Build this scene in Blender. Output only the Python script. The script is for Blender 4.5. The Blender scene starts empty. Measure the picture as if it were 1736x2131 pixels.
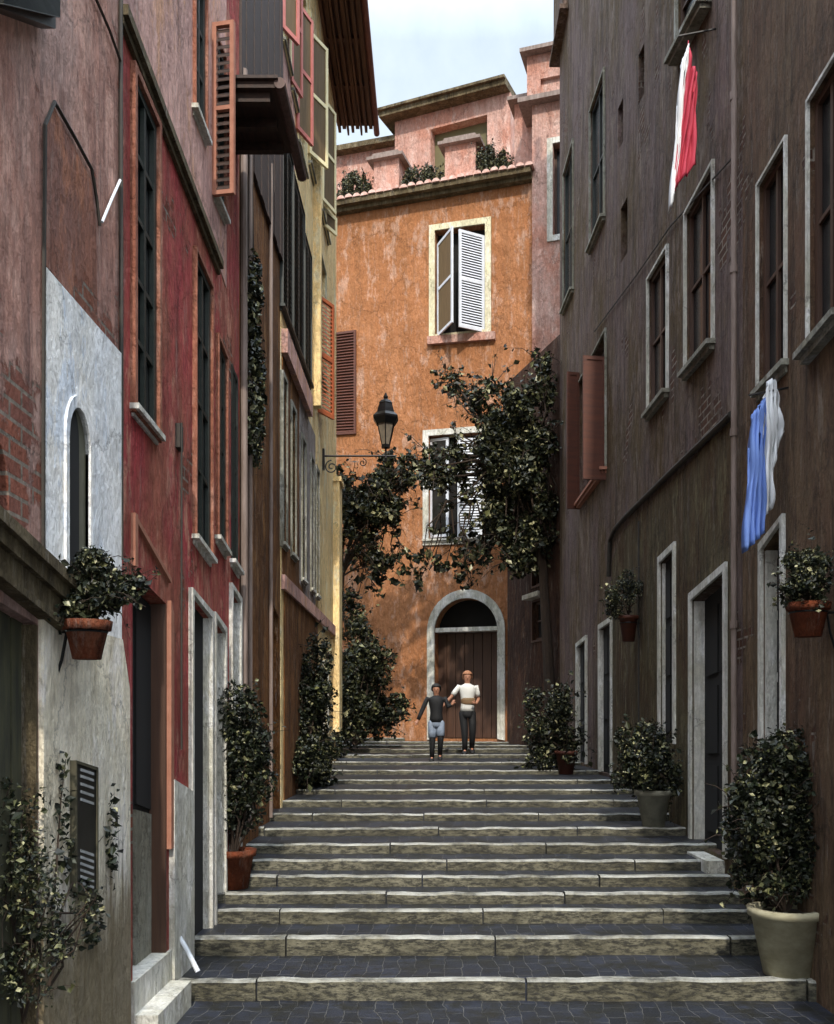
import bpy, bmesh, math, random
from mathutils import Vector, Matrix
R = math.radians
random.seed(7)
C = bpy.context.scene.collection
SC = bpy.context.scene
# ------------------------------------------------------------------ camera, sky, sun, exposure
F, UH, VH, EYE = 2000.0, 900.0, 1510.0, 1.693          # measured on a 1736 x 2131 view of the photograph
cam_d = bpy.data.cameras.new("camera"); cam = bpy.data.objects.new("camera", cam_d); C.objects.link(cam)
cam.location = (0, 0, EYE); cam.rotation_euler = (R(90), 0, 0)
cam_d.sensor_fit = 'VERTICAL'; cam_d.sensor_height = 36.0; cam_d.lens = 36.0 * F / 2131
cam_d.shift_x = -(UH - 868) / 2131; cam_d.shift_y = (VH - 1065.5) / 2131
cam_d.clip_start = 0.05; cam_d.clip_end = 500
SC.camera = cam
SUN_EL, SUN_AZ = 43, 3                                  # azimuth: degrees to the right of straight behind the camera
w = bpy.data.worlds.new("World"); SC.world = w; w.use_nodes = True
nt = w.node_tree; nt.nodes.clear()
out = nt.nodes.new('ShaderNodeOutputWorld'); bg = nt.nodes.new('ShaderNodeBackground')
sky = nt.nodes.new('ShaderNodeTexSky'); sky.sky_type = 'NISHITA'; sky.sun_disc = False
sky.sun_elevation = R(SUN_EL); sky.sun_rotation = R(180 - SUN_AZ)
sky.dust_density = 2.0; sky.ozone_density = 1.0
tc = nt.nodes.new('ShaderNodeTexCoord'); mp = nt.nodes.new('ShaderNodeMapping'); mp.inputs['Scale'].default_value = (3.2, 3.2, 2.2)
cn = nt.nodes.new('ShaderNodeTexNoise'); cn.inputs['Scale'].default_value = 2.3; cn.inputs['Detail'].default_value = 9; cn.inputs['Roughness'].default_value = .6
cr = nt.nodes.new('ShaderNodeValToRGB'); cr.color_ramp.elements[0].position = .3; cr.color_ramp.elements[0].color = (.55, .55, .55, 1)
cr.color_ramp.elements[1].position = .72; cr.color_ramp.elements[1].color = (.9, .9, .9, 1)
mx = nt.nodes.new('ShaderNodeMix'); mx.data_type = 'RGBA'; mx.inputs[7].default_value = (3.9, 4.4, 4.75, 1)
L = nt.links.new
L(tc.outputs['Generated'], mp.inputs[0]); L(mp.outputs[0], cn.inputs['Vector']); L(cn.outputs['Fac'], cr.inputs[0])
L(cr.outputs[0], mx.inputs[0]); L(sky.outputs[0], mx.inputs[6]); 
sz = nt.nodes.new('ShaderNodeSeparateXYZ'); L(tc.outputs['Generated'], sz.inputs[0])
zr_ = nt.nodes.new('ShaderNodeMapRange'); zr_.inputs['From Min'].default_value = .58; zr_.inputs['From Max'].default_value = .95   # sky above the view brightened to lift ambient light in the alley
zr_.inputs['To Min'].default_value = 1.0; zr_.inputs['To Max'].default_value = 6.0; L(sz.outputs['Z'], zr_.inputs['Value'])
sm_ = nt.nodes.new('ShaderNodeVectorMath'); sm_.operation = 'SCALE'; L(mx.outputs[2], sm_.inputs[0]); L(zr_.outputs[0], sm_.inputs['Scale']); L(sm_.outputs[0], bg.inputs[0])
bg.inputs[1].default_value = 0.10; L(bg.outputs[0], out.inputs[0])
sd = bpy.data.lights.new("sun", 'SUN'); sun = bpy.data.objects.new("sun", sd); C.objects.link(sun)
sd.energy = 1.4; sd.angle = R(1.5); sd.color = (1, .93, .82)
az, el = R(SUN_AZ), R(SUN_EL)
sv = Vector((math.sin(az) * math.cos(el), -math.cos(az) * math.cos(el), math.sin(el)))
sun.rotation_euler = sv.to_track_quat('Z', 'Y').to_euler(); sun.location = (0, 0, 30)
SC.view_settings.view_transform = 'Standard'; SC.view_settings.look = 'None'
SC.view_settings.exposure = 1.35; SC.view_settings.gamma = 1
SC.cycles.max_bounces = 6; SC.cycles.diffuse_bounces = 3

# ------------------------------------------------------------------ materials
def lin(h):
    c = [int(h[i:i + 2], 16) / 255 for i in (0, 2, 4)]
    return tuple(((x + .055) / 1.055) ** 2.4 if x > .04 else x / 12.92 for x in c) + (1,)
MC = {}
def nmat(name):
    m = bpy.data.materials.new(name); m.use_nodes = True
    n = m.node_tree; b = n.nodes['Principled BSDF']
    return m, n, b
def pos(n, scale):
    g = n.nodes.new('ShaderNodeNewGeometry'); k = n.nodes.new('ShaderNodeMapping'); k.inputs['Scale'].default_value = scale
    n.links.new(g.outputs['Position'], k.inputs[0]); return k
def noise(n, scale3, s, det=6, rough=.6):
    k = pos(n, scale3); t = n.nodes.new('ShaderNodeTexNoise')
    t.inputs['Scale'].default_value = s; t.inputs['Detail'].default_value = det; t.inputs['Roughness'].default_value = rough
    n.links.new(k.outputs[0], t.inputs['Vector']); return t
def ramp(n, src, p0, p1, c0=(0, 0, 0, 1), c1=(1, 1, 1, 1)):
    r = n.nodes.new('ShaderNodeValToRGB'); e = r.color_ramp.elements
    e[0].position = p0; e[1].position = p1; e[0].color = c0; e[1].color = c1
    n.links.new(src, r.inputs[0]); return r
def mix(n, fac, a, b, mode='MIX'):
    m = n.nodes.new('ShaderNodeMix'); m.data_type = 'RGBA'; m.blend_type = mode
    if isinstance(fac, (int, float)): m.inputs[0].default_value = fac
    else: n.links.new(fac, m.inputs[0])
    for i, x in ((6, a), (7, b)):
        if isinstance(x, tuple): m.inputs[i].default_value = x
        else: n.links.new(x, m.inputs[i])
    return m.outputs[2]
def plaster(name, c1, c2, c3, streak='201a16', sk=.55, patch=1.3, bump=.35, rough=.9, brick=.0, brickc=('7a4434', '5c3830')):
    """lime wash: two colours in cloudy patches, a third in flakes, rain streaks running down, cracks, bare brick where it has fallen"""
    if name in MC: return MC[name]
    m, n, b = nmat(name); NL = n.links.new
    a = noise(n, (1, 1, .6), patch, 8, .68); fa = ramp(n, a.outputs['Fac'], .42, .58)
    col = mix(n, fa.outputs[0], lin(c1), lin(c2))
    f = noise(n, (1, 1, .4), 4.0, 10, .74); ff = ramp(n, f.outputs['Fac'], .53, .60)
    col = mix(n, ff.outputs[0], col, lin(c3))
    s = noise(n, (4.5, 4.5, .38), 2.0, 10, .8); fs = ramp(n, s.outputs['Fac'], .47, .66, (0, 0, 0, 1), (sk, sk, sk, 1))
    col = mix(n, fs.outputs[0], col, lin(streak))
    s3 = noise(n, (6, 6, .8), 1.9, 10, .84); f3 = ramp(n, s3.outputs['Fac'], .55, .68, (0, 0, 0, 1), (.36, .36, .36, 1))
    col = mix(n, f3.outputs[0], col, lin('c4bcb2'))
    hb = None
    if brick:
        g0 = n.nodes.new('ShaderNodeNewGeometry'); sx = n.nodes.new('ShaderNodeSeparateXYZ'); NL(g0.outputs['Position'], sx.inputs[0])
        ad = n.nodes.new('ShaderNodeMath'); NL(sx.outputs[0], ad.inputs[0]); NL(sx.outputs[1], ad.inputs[1])
        cx = n.nodes.new('ShaderNodeCombineXYZ'); NL(ad.outputs[0], cx.inputs[0]); NL(sx.outputs[2], cx.inputs[1])
        bt = n.nodes.new('ShaderNodeTexBrick'); bt.inputs['Scale'].default_value = 4.2; bt.inputs['Brick Width'].default_value = .9; bt.inputs['Row Height'].default_value = .3
        bt.inputs['Mortar Size'].default_value = .035; bt.inputs['Color1'].default_value = lin(brickc[0]); bt.inputs['Color2'].default_value = lin(brickc[1]); bt.inputs['Mortar'].default_value = lin('8a8074'); NL(cx.outputs[0], bt.inputs['Vector'])
        bn = noise(n, (1, 1, .8), 1.15, 10, .72); fb = ramp(n, bn.outputs['Fac'], .64 - brick * .14, .66 - brick * .13)
        col = mix(n, fb.outputs[0], col, bt.outputs['Color']); hb = mix(n, fb.outputs[0], (.6, .6, .6, 1), mix(n, bt.outputs['Fac'], (.25, .25, .25, 1), (0, 0, 0, 1)))
    vk = pos(n, (1, 1, .8)); vn = noise(n, (1, 1, 1), 3.5, 6, .7); vm = n.nodes.new('ShaderNodeVectorMath'); vm.operation = 'SCALE'; vm.inputs['Scale'].default_value = .5; NL(vn.outputs['Color'], vm.inputs[0])
    va = n.nodes.new('ShaderNodeVectorMath'); NL(vk.outputs[0], va.inputs[0]); NL(vm.outputs[0], va.inputs[1])
    vo = n.nodes.new('ShaderNodeTexVoronoi'); vo.feature = 'DISTANCE_TO_EDGE'; vo.inputs['Scale'].default_value = .8; NL(va.outputs[0], vo.inputs['Vector'])
    fc = ramp(n, vo.outputs['Distance'], .0, .012, (.45, .45, .45, 1), (1, 1, 1, 1)); col = mix(n, .8, col, fc.outputs[0], 'MULTIPLY')
    s2 = noise(n, (10, 10, 4.0), 2.8, 10, .82); f2 = ramp(n, s2.outputs['Fac'], .32, .68, (.66, .65, .64, 1), (1.3, 1.29, 1.28, 1))
    col = mix(n, 1.0, col, f2.outputs[0], 'MULTIPLY')
    if name.startswith('dirty_white'):
        g1 = n.nodes.new('ShaderNodeNewGeometry'); s1 = n.nodes.new('ShaderNodeSeparateXYZ'); NL(g1.outputs['Position'], s1.inputs[0])
        gn = noise(n, (14, 14, .8), 1.2, 8, .75); ma = n.nodes.new('ShaderNodeMath'); ma.operation = 'MULTIPLY_ADD'; NL(gn.outputs['Fac'], ma.inputs[0]); ma.inputs[1].default_value = -1.5; NL(s1.outputs[2], ma.inputs[2])
        fg = ramp(n, ma.outputs[0], .0, .35, (.8, .8, .8, 1), (0, 0, 0, 1)); col = mix(n, fg.outputs[0], col, lin('5c4a26'))
    NL(col, b.inputs['Base Color']); b.inputs['Roughness'].default_value = rough; b.inputs['Specular IOR Level'].default_value = .25
    g = noise(n, (1, 1, .6), 14, 12, .78); bp = n.nodes.new('ShaderNodeBump'); bp.inputs['Strength'].default_value = min(1, bump * 2.2); bp.inputs['Distance'].default_value = .05
    NL(g.outputs['Fac'], bp.inputs['Height'])
    g2 = noise(n, (1, 1, .5), 2.1, 6, .65); bp2 = n.nodes.new('ShaderNodeBump'); bp2.inputs['Strength'].default_value = min(1, bump * 1.6); bp2.inputs['Distance'].default_value = .3
    NL(g2.outputs['Fac'], bp2.inputs['Height']); NL(bp.outputs[0], bp2.inputs['Normal'])
    last = bp2.outputs[0]
    if hb is not None:
        b3 = n.nodes.new('ShaderNodeBump'); b3.inputs['Strength'].default_value = .8; b3.inputs['Distance'].default_value = .03; NL(hb, b3.inputs['Height']); NL(last, b3.inputs['Normal']); last = b3.outputs[0]
    NL(last, b.inputs['Normal'])
    MC[name] = m; return m
def rough(name, c1, c2, sc=(1, 1, 1), s=12, r=.75, bump=.2, metal=0, spec=.5):
    if name in MC: return MC[name]
    m, n, b = nmat(name)
    a = noise(n, sc, s, 7, .65); f = ramp(n, a.outputs['Fac'], .35, .65)
    n.links.new(mix(n, f.outputs[0], lin(c1), lin(c2)), b.inputs['Base Color'])
    b.inputs['Roughness'].default_value = r; b.inputs['Metallic'].default_value = metal; b.inputs['Specular IOR Level'].default_value = spec
    bp = n.nodes.new('ShaderNodeBump'); bp.inputs['Strength'].default_value = bump; bp.inputs['Distance'].default_value = .01
    n.links.new(a.outputs['Fac'], bp.inputs['Height']); n.links.new(bp.outputs[0], b.inputs['Normal'])
    MC[name] = m; return m
def leafmat(name, c1, c2, r=.5):
    if name in MC: return MC[name]
    m, n, b = nmat(name)
    g = n.nodes.new('ShaderNodeNewGeometry'); f = ramp(n, g.outputs['Random Per Island'], .1, .9)
    n.links.new(mix(n, f.outputs[0], lin(c1), lin(c2)), b.inputs['Base Color'])
    b.inputs['Roughness'].default_value = r; b.inputs['Specular IOR Level'].default_value = .35
    MC[name] = m; return m
def glassmat():
    m, n, b = nmat('dark_glass'); a = noise(n, (1, 1, 1), 3, 3)
    f = ramp(n, a.outputs['Fac'], .3, .7, (.006, .007, .008, 1), (.022, .022, .022, 1))
    n.links.new(f.outputs[0], b.inputs['Base Color']); b.inputs['Roughness'].default_value = .22; b.inputs['Specular IOR Level'].default_value = .35
    return m
def stairstone():
    m, n, b = nmat('travertine')
    a = noise(n, (1, 1, 2.5), 3.2, 9, .72); f = ramp(n, a.outputs['Fac'], .40, .60)
    col = mix(n, f.outputs[0], lin('4a4738'), lin('74705e'))
    d = noise(n, (3, 3, 9), 4.4, 9, .78); fd = ramp(n, d.outputs['Fac'], .44, .56, (0, 0, 0, 1), (.92, .92, .92, 1))
    col = mix(n, fd.outputs[0], col, lin('1c1b14'))
    k = noise(n, (1, 1, 1), .8, 3); fk = ramp(n, k.outputs['Fac'], .35, .65, (.7, .68, .6, 1), (1.15, 1.15, 1.15, 1))
    col = mix(n, 1.0, col, fk.outputs[0], 'MULTIPLY')
    # upward faces of the blocks are mixed paler in uneven patches
    g = n.nodes.new('ShaderNodeNewGeometry'); sp = n.nodes.new('ShaderNodeSeparateXYZ'); n.links.new(g.outputs['Normal'], sp.inputs[0])
    wn = noise(n, (1, 1, 1), 2.6, 9, .75); fw_ = ramp(n, wn.outputs['Fac'], .40, .60, (.12, .12, .12, 1), (.9, .9, .9, 1))
    ft = ramp(n, sp.outputs['Z'], .3, .8); mm = mix(n, 1.0, ft.outputs[0], fw_.outputs[0], 'MULTIPLY')
    col = mix(n, mm, col, lin('b4b4ac'))
    n.links.new(col, b.inputs['Base Color']); b.inputs['Roughness'].default_value = .55
    bp = n.nodes.new('ShaderNodeBump'); bp.inputs['Strength'].default_value = .5; bp.inputs['Distance'].default_value = .02
    n.links.new(d.outputs['Fac'], bp.inputs['Height']); n.links.new(bp.outputs[0], b.inputs['Normal']); return m
def cobble():
    m, n, b = nmat('slate_setts')
    k = pos(n, (1, 1, 1))
    wn = noise(n, (1, 1, 1), 1.6, 3); ws = n.nodes.new('ShaderNodeVectorMath'); ws.operation = 'SCALE'; ws.inputs['Scale'].default_value = .22
    n.links.new(wn.outputs['Color'], ws.inputs[0]); ad = n.nodes.new('ShaderNodeVectorMath'); n.links.new(k.outputs[0], ad.inputs[0]); n.links.new(ws.outputs[0], ad.inputs[1])
    rt = n.nodes.new('ShaderNodeMapping'); rt.inputs['Rotation'].default_value = (0, 0, R(90)); n.links.new(ad.outputs[0], rt.inputs[0])
    t = n.nodes.new('ShaderNodeTexBrick'); t.inputs['Scale'].default_value = 6.0; t.inputs['Mortar Size'].default_value = .02; t.inputs['Mortar Smooth'].default_value = .5
    t.inputs['Brick Width'].default_value = 1.1; t.inputs['Row Height'].default_value = .62; t.inputs['Bias'].default_value = 0
    t.inputs['Color1'].default_value = lin('11141b'); t.inputs['Color2'].default_value = lin('252935'); t.inputs['Mortar'].default_value = lin('5a5a58')
    n.links.new(rt.outputs[0], t.inputs['Vector'])
    a = noise(n, (1, 1, 1), 5, 8, .7); f = ramp(n, a.outputs['Fac'], .45, .62)
    col = mix(n, f.outputs[0], t.outputs['Color'], lin('17160f'))
    n.links.new(col, b.inputs['Base Color']); b.inputs['Roughness'].default_value = .5
    bp = n.nodes.new('ShaderNodeBump'); bp.invert = True; bp.inputs['Strength'].default_value = .7; bp.inputs['Distance'].default_value = .02
    n.links.new(t.outputs['Fac'], bp.inputs['Height']); bp2 = n.nodes.new('ShaderNodeBump'); bp2.inputs['Strength'].default_value = .4; bp2.inputs['Distance'].default_value = .03
    n.links.new(a.outputs['Fac'], bp2.inputs['Height']); n.links.new(bp.outputs[0], bp2.inputs['Normal']); n.links.new(bp2.outputs[0], b.inputs['Normal']); return m

M = dict(
    glass=glassmat(), stairs=stairstone(), cobble=cobble(),
    near=plaster('mauve_plaster', 'bc9c92', 'b88878', 'd0a494', '5a4644', .7, 1.1, brick=.75, brickc=('9a5c48', '7c5046')),
    pinkl=plaster('faded_pink_plaster', 'dcb0a4', 'c49c94', 'd8a688', '7a5a54', .6, 1.4, brick=.2),
    blue=plaster('pale_blue_limewash', 'f2f4f6', 'f4f2ec', 'e0e8f2', 'ccc6bc', .25, 1.0, .25),
    white=plaster('dirty_white_limewash', 'f6eedc', 'ece2c8', 'faf4ea', '8a7440', .4, .8, .3),
    red=plaster('red_limewash', 'b4484a', 'ac6450', 'c88a74', '50221e', .7, 1.3, brick=.3, brickc=('8a4a34', '6a3a2c')),
    brown=plaster('ochre_brown_plaster', '84562e', '684424', '94683c', '24160c', .85, 1.3),
    yellow=plaster('pale_yellow_limewash', 'ffe4a8', 'f8d89c', 'fff2cc', '94805c', .45, 1.2),
    orange=plaster('orange_limewash', 'ac7650', 'a26c46', 'b89078', '7c5636', .5, 1.0),
    pink=plaster('salmon_limewash', 'c08c7a', 'c4a094', 'd0b0a4', '8c5c48', .55, 1.2),
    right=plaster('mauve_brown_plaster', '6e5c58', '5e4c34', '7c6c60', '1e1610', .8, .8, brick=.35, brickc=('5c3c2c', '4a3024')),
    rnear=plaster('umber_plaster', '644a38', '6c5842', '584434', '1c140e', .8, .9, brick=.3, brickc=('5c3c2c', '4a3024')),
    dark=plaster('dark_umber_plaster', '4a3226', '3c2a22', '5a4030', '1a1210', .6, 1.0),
    strim=plaster('salmon_trim', 'a8705a', '98604c', 'b88470', '4c2c24', .6, 3), terra=rough('terracotta_trim', '94604a', 'a4705a'), pot=plaster('terracotta', '84442a', '6c3822', '905c44', '2c1a10', .6, 5),
    cream=plaster('cream_stone_trim', 'd9d2b0', 'c9c2a4', 'e2dcc6', '8a8468', .4, 2.0, .2),
    wstone=plaster('pale_stone_trim', 'd4d3cc', 'c4c2b4', 'e2e2de', '6a6450', .5, 2.0, .25),
    gstone=plaster('grey_stone_trim', '98988c', '8a8676', 'a8a8a0', '3a3830', .6, 2.0, .3),
    olive=plaster('olive_stone', '6c6048', '5a4e38', '7c7058', '241c12', .8, 3), gutter=rough('old_gutter', '6a5a50', '8a7a72', (6, 6, 1), 3),
    wood=rough('dark_timber', '22140c', '3c261a', (8, 1, 8), 3, .7, .4), eave=rough('eave_boards', '4a3024', '75503c', (12, .5, 1), 2.5, .75, .5),
    wood2=rough('brown_door_wood', '3a2418', '4c3222', (10, 10, .5), 2.5, .6, .3),
    black=rough('black_iron', '0c0c0d', '1a1a1b', r=.4, metal=.3, bump=.1), dark_in=rough('dark_interior', '0b0a09', '14110e', s=2, r=.95),
    green=rough('dark_green_paint', '18201c', '242c26', (1, 1, 8), 4, .5), ww=rough('white_paint', 'd8dde6', 'c8ccd2', s=8, r=.5, bump=.1),
    shp=rough('pink_paint', 'b8655c', 'c87a70', r=.6), shy=rough('cream_paint', 'fcf0c4', 'f4e4b0', r=.6), sho=rough('orange_brown_paint', 'b5623a', 'a0522e', r=.6),
    shb=rough('brown_paint', '5a2e1c', '48261a', (1, 1, 6), 3, .6), shback=rough('ochre_brown_back', '6a5434', '584426', (8, 8, 1), 3, .7),
    lampglass=rough('lamp_glass', '6a6258', '8a7e6c', s=6, r=.2), brass=rough('grey_paint', '8a8c8a', 'a8aaaa', r=.5),
    leaf_d=leafmat('leaf_dark', '0b0f08', '1c2414'), leaf_m=leafmat('leaf_mid', '24281a', '4a4c30'), leaf_l=leafmat('leaf_pale', '62643e', 'a09c78', .4),
    bark=rough('bark', '2a2018', '3a2c20', (1, 1, .3), 20, .9, .5), soil=rough('soil', '1c140e', '2a1e14'),
    tile=rough('pale_roof_tile', 'b08070', 'd8b8ac', s=9), skin=rough('skin', 'a87860', '9a6c54', s=4, r=.6, bump=.02), 
    shirt=rough('white_cotton', 'd5d6d2', 'c4c4be', s=4), dcloth=rough('black_cloth', '08090c', '0e1014', s=5), jean=rough('faded_blue_shorts', '6a7688', '8490a0', s=14),
    hair_r=rough('ginger_hair', '8c5c40', 'a87858', (20, 20, 2), 5), hair_b=rough('black_hair', '0c0908', '1a1410', (20, 20, 2), 5),
    clothr=rough('crimson_cloth', 'a02a40', 'b03448', (6, 6, 1), 3, .8), clothw=rough('white_cloth', 'd8dadc', 'c8cacc', (6, 6, 1), 3, .8), clothb=rough('blue_cloth', '4a66a8', '5c78b4', (6, 6, 1), 3, .8),
    scarf=rough('olive_cloth', '6c5c3c', '7a5a40', s=6), concrete=rough('grey_cement_pot', '8a8878', '6e6c5e', s=10), creampot=rough('cream_clay_pot', 'a8a288', '8c866c', (1, 1, 2), 7, .8, .3),
    cable=rough('cable_rubber', '2a2620', '38322a'), stain=plaster('blocked_brickwork', 'a46c56', '94685a', 'b4785c', '5a3c34', .7, 1.5, brick=.6, brickc=('a4624a', '865440')),
)
# ------------------------------------------------------------------ mesh helpers
class MB:
    def __init__(s): s.v = []; s.f = []; s.m = []
    def add(s, vs, fs, mi=0):
        o = len(s.v); s.v += [tuple(p) for p in vs]; s.f += [tuple(i + o for i in f) for f in fs]; s.m += [mi] * len(fs)
    def prism(s, a, b, mi=0):
        n = len(a); s.add(list(a) + list(b), [tuple(range(n))[::-1], tuple(range(n, 2 * n))] + [(i, (i + 1) % n, n + (i + 1) % n, n + i) for i in range(n)], mi)
    def box(s, x0, x1, y0, y1, z0, z1, mi=0):
        s.prism([(x0, y0, z0), (x1, y0, z0), (x1, y1, z0), (x0, y1, z0)], [(x0, y0, z1), (x1, y0, z1), (x1, y1, z1), (x0, y1, z1)], mi)
    def slab(s, pl, poly, o0, o1, mi=0):
        s.prism([pl.w(a, z, o0) for a, z in poly], [pl.w(a, z, o1) for a, z in poly], mi)
    def tube(s, pts, r0, r1=None, n=6, mi=0):
        r1 = r0 if r1 is None else r1; P = [Vector(p) for p in pts]; rings = []
        for i, p in enumerate(P):
            t = (P[min(i + 1, len(P) - 1)] - P[max(i - 1, 0)]).normalized()
            if i == 0: up = Vector((0, 0, 1)) if abs(t.z) < .9 else Vector((1, 0, 0)); x = t.cross(up).normalized()
            else: x = (x - t * x.dot(t)).normalized()     # carry the frame along, no twist
            y = t.cross(x)
            r = r0 + (r1 - r0) * i / max(1, len(P) - 1)
            rings += [p + (x * math.cos(2 * math.pi * k / n) + y * math.sin(2 * math.pi * k / n)) * r for k in range(n)]
        fs = [(i * n + k, i * n + (k + 1) % n, (i + 1) * n + (k + 1) % n, (i + 1) * n + k) for i in range(len(P) - 1) for k in range(n)]
        fs += [tuple(range(n))[::-1], tuple((len(P) - 1) * n + k for k in range(n))]
        s.add(rings, fs, mi)
    def lathe(s, c, prof, n=24, mi=0, sq=False, rot=0):
        vs = []
        for r, z in prof:
            for k in range(n):
                t = 2 * math.pi * k / n + rot; vs.append((c[0] + r * math.cos(t), c[1] + r * math.sin(t), c[2] + z))
        m = len(prof); fs = [(i * n + k, i * n + (k + 1) % n, (i + 1) * n + (k + 1) % n, (i + 1) * n + k) for i in range(m - 1) for k in range(n)]
        fs += [tuple(range(n))[::-1], tuple((m - 1) * n + k for k in range(n))]
        s.add(vs, fs, mi)
    def build(s, name, mats, parent=None, smooth=False):
        me = bpy.data.meshes.new(name); me.from_pydata(s.v, [], s.f)
        mats = mats if isinstance(mats, (list, tuple)) else [mats]
        for m in mats: me.materials.append(M[m] if isinstance(m, str) else m)
        me.polygons.foreach_set('material_index', s.m)
        if smooth: me.polygons.foreach_set('use_smooth', [True] * len(s.f))
        bm = bmesh.new(); bm.from_mesh(me)
        if len(s.f) < 3000: bmesh.ops.recalc_face_normals(bm, faces=bm.faces)
        bm.to_mesh(me); bm.free(); me.update()
        o = bpy.data.objects.new(name, me); C.objects.link(o)
        if parent: o.parent = parent
        return o
def thing(name, label, cat, group=None):
    o = bpy.data.objects.new(name, None); C.objects.link(o); return tag(o, label, cat, group)
def tag(o, label, cat, group=None):
    o['label'] = label; o['category'] = cat
    if group: o['group'] = group
    return o
def P3(u, v, Y): return Vector(((u - UH) * Y / F, Y, EYE + (VH - v) * Y / F))
class Pl:                                                # a vertical wall plane
    def __init__(s, p, e, n): s.p = p; l = math.hypot(*e); s.e = (e[0] / l, e[1] / l); l = math.hypot(*n); s.n = (n[0] / l, n[1] / l)
    def hit(s, u, v, off=0):
        k = (u - UH) / F; px, py = s.p[0] + s.n[0] * off, s.p[1] + s.n[1] * off
        a = (k * py - px) / (s.e[0] - k * s.e[1]); Y = py + a * s.e[1]
        return (a, EYE + (VH - v) * Y / F)
    def w(s, a, z, o=0): return (s.p[0] + s.e[0] * a + s.n[0] * o, s.p[1] + s.e[1] * a + s.n[1] * o, z)
LW = Pl((-1.6, 0), (0, 1), (1, 0)); RW = Pl((2.36, 0), (0, 1), (-1, 0))
_e = (4.5, -1.42); OW = Pl((-2.4, 21.83), _e, (_e[1], -_e[0]))
def quad(pl, pts, k=.5):
    """wall quad from four pixel corners TL TR BR BL, straightened by k"""
    q = [list(pl.hit(*p)) for p in pts]; (tl, tr, br, bl) = q
    al, ar = (tl[0] + bl[0]) / 2, (tr[0] + br[0]) / 2; zt, zb = (tl[1] + tr[1]) / 2, (bl[1] + br[1]) / 2
    t = [(al, zt), (ar, zt), (ar, zb), (al, zb)]
    q = [(al if i in (0, 3) else ar, p[1] * (1 - k) + s[1] * k) for i, (p, s) in enumerate(zip(q, t))]
    if q[0][0] > q[1][0]: q = [q[1], q[0], q[3], q[2]]
    return q
def grow(q, w, b=None):
    b = w if b is None else b
    return [(q[0][0] - w, q[0][1] + w), (q[1][0] + w, q[1][1] + w), (q[2][0] + w, q[2][1] - b), (q[3][0] - w, q[3][1] - b)]
def ring(mb, pl, qo, qi, o0, o1, mi=0, sides=(0, 1, 2, 3)):
    for i in sides:
        j = (i + 1) % 4; mb.slab(pl, [qo[i], qo[j], qi[j], qi[i]], o0, o1, mi)
def lerp2(a, b, t): return (a[0] + (b[0] - a[0]) * t, a[1] + (b[1] - a[1]) * t)
def qpt(q, s, t): return lerp2(lerp2(q[0], q[1], s), lerp2(q[3], q[2], s), t)

class House:
    def __init__(s, label, cat='house', name='townhouse', group='houses along the alley'):
        s.root = thing(name, label, cat, group); s.cuts = []; s.body = MB(); s.mats = []
    def cutq(s, pl, poly, depth): s.cuts.append(([pl.w(a, z, .4) for a, z in poly], [pl.w(a, z, -depth) for a, z in poly]))
    def finish(s, mats, name='wall', bodies=None):
        o = (bodies or s.body).build(name, mats, s.root)
        return carve(o, s.cuts)
def carve(o, cuts):
    if not cuts: return o
    cb = MB()
    for a, b in cuts: cb.prism(a, b)
    k = cb.build('cut', 'dark_in')
    md = o.modifiers.new('b', 'BOOLEAN'); md.operation = 'DIFFERENCE'; md.solver = 'EXACT'; md.use_self = True; md.object = k
    k.data.materials.clear(); k.data.materials.append(o.data.materials[0])
    dg = bpy.context.evaluated_depsgraph_get(); dg.update()
    me = bpy.data.meshes.new_from_object(o.evaluated_get(dg), depsgraph=dg)
    o.modifiers.clear(); old = o.data; o.data = me
    bpy.data.objects.remove(k); return o
def louvres(mb, pl, q, o, mi=0, n=None, d=.02):
    h = q[0][1] - q[3][1]; n = n or max(5, int(h / .055))
    for i in range(n):
        t0 = (i + .15) / n; t1 = (i + .8) / n; a, b, c, e = qpt(q, 0, t0), qpt(q, 1, t0), qpt(q, 1, t1), qpt(q, 0, t1)
        f = [pl.w(*a, o - d), pl.w(*b, o - d), pl.w(*c, o + d), pl.w(*e, o + d)]
        g = [(x, y, z - .008) for x, y, z in f]; mb.prism(f, g, mi)
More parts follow.
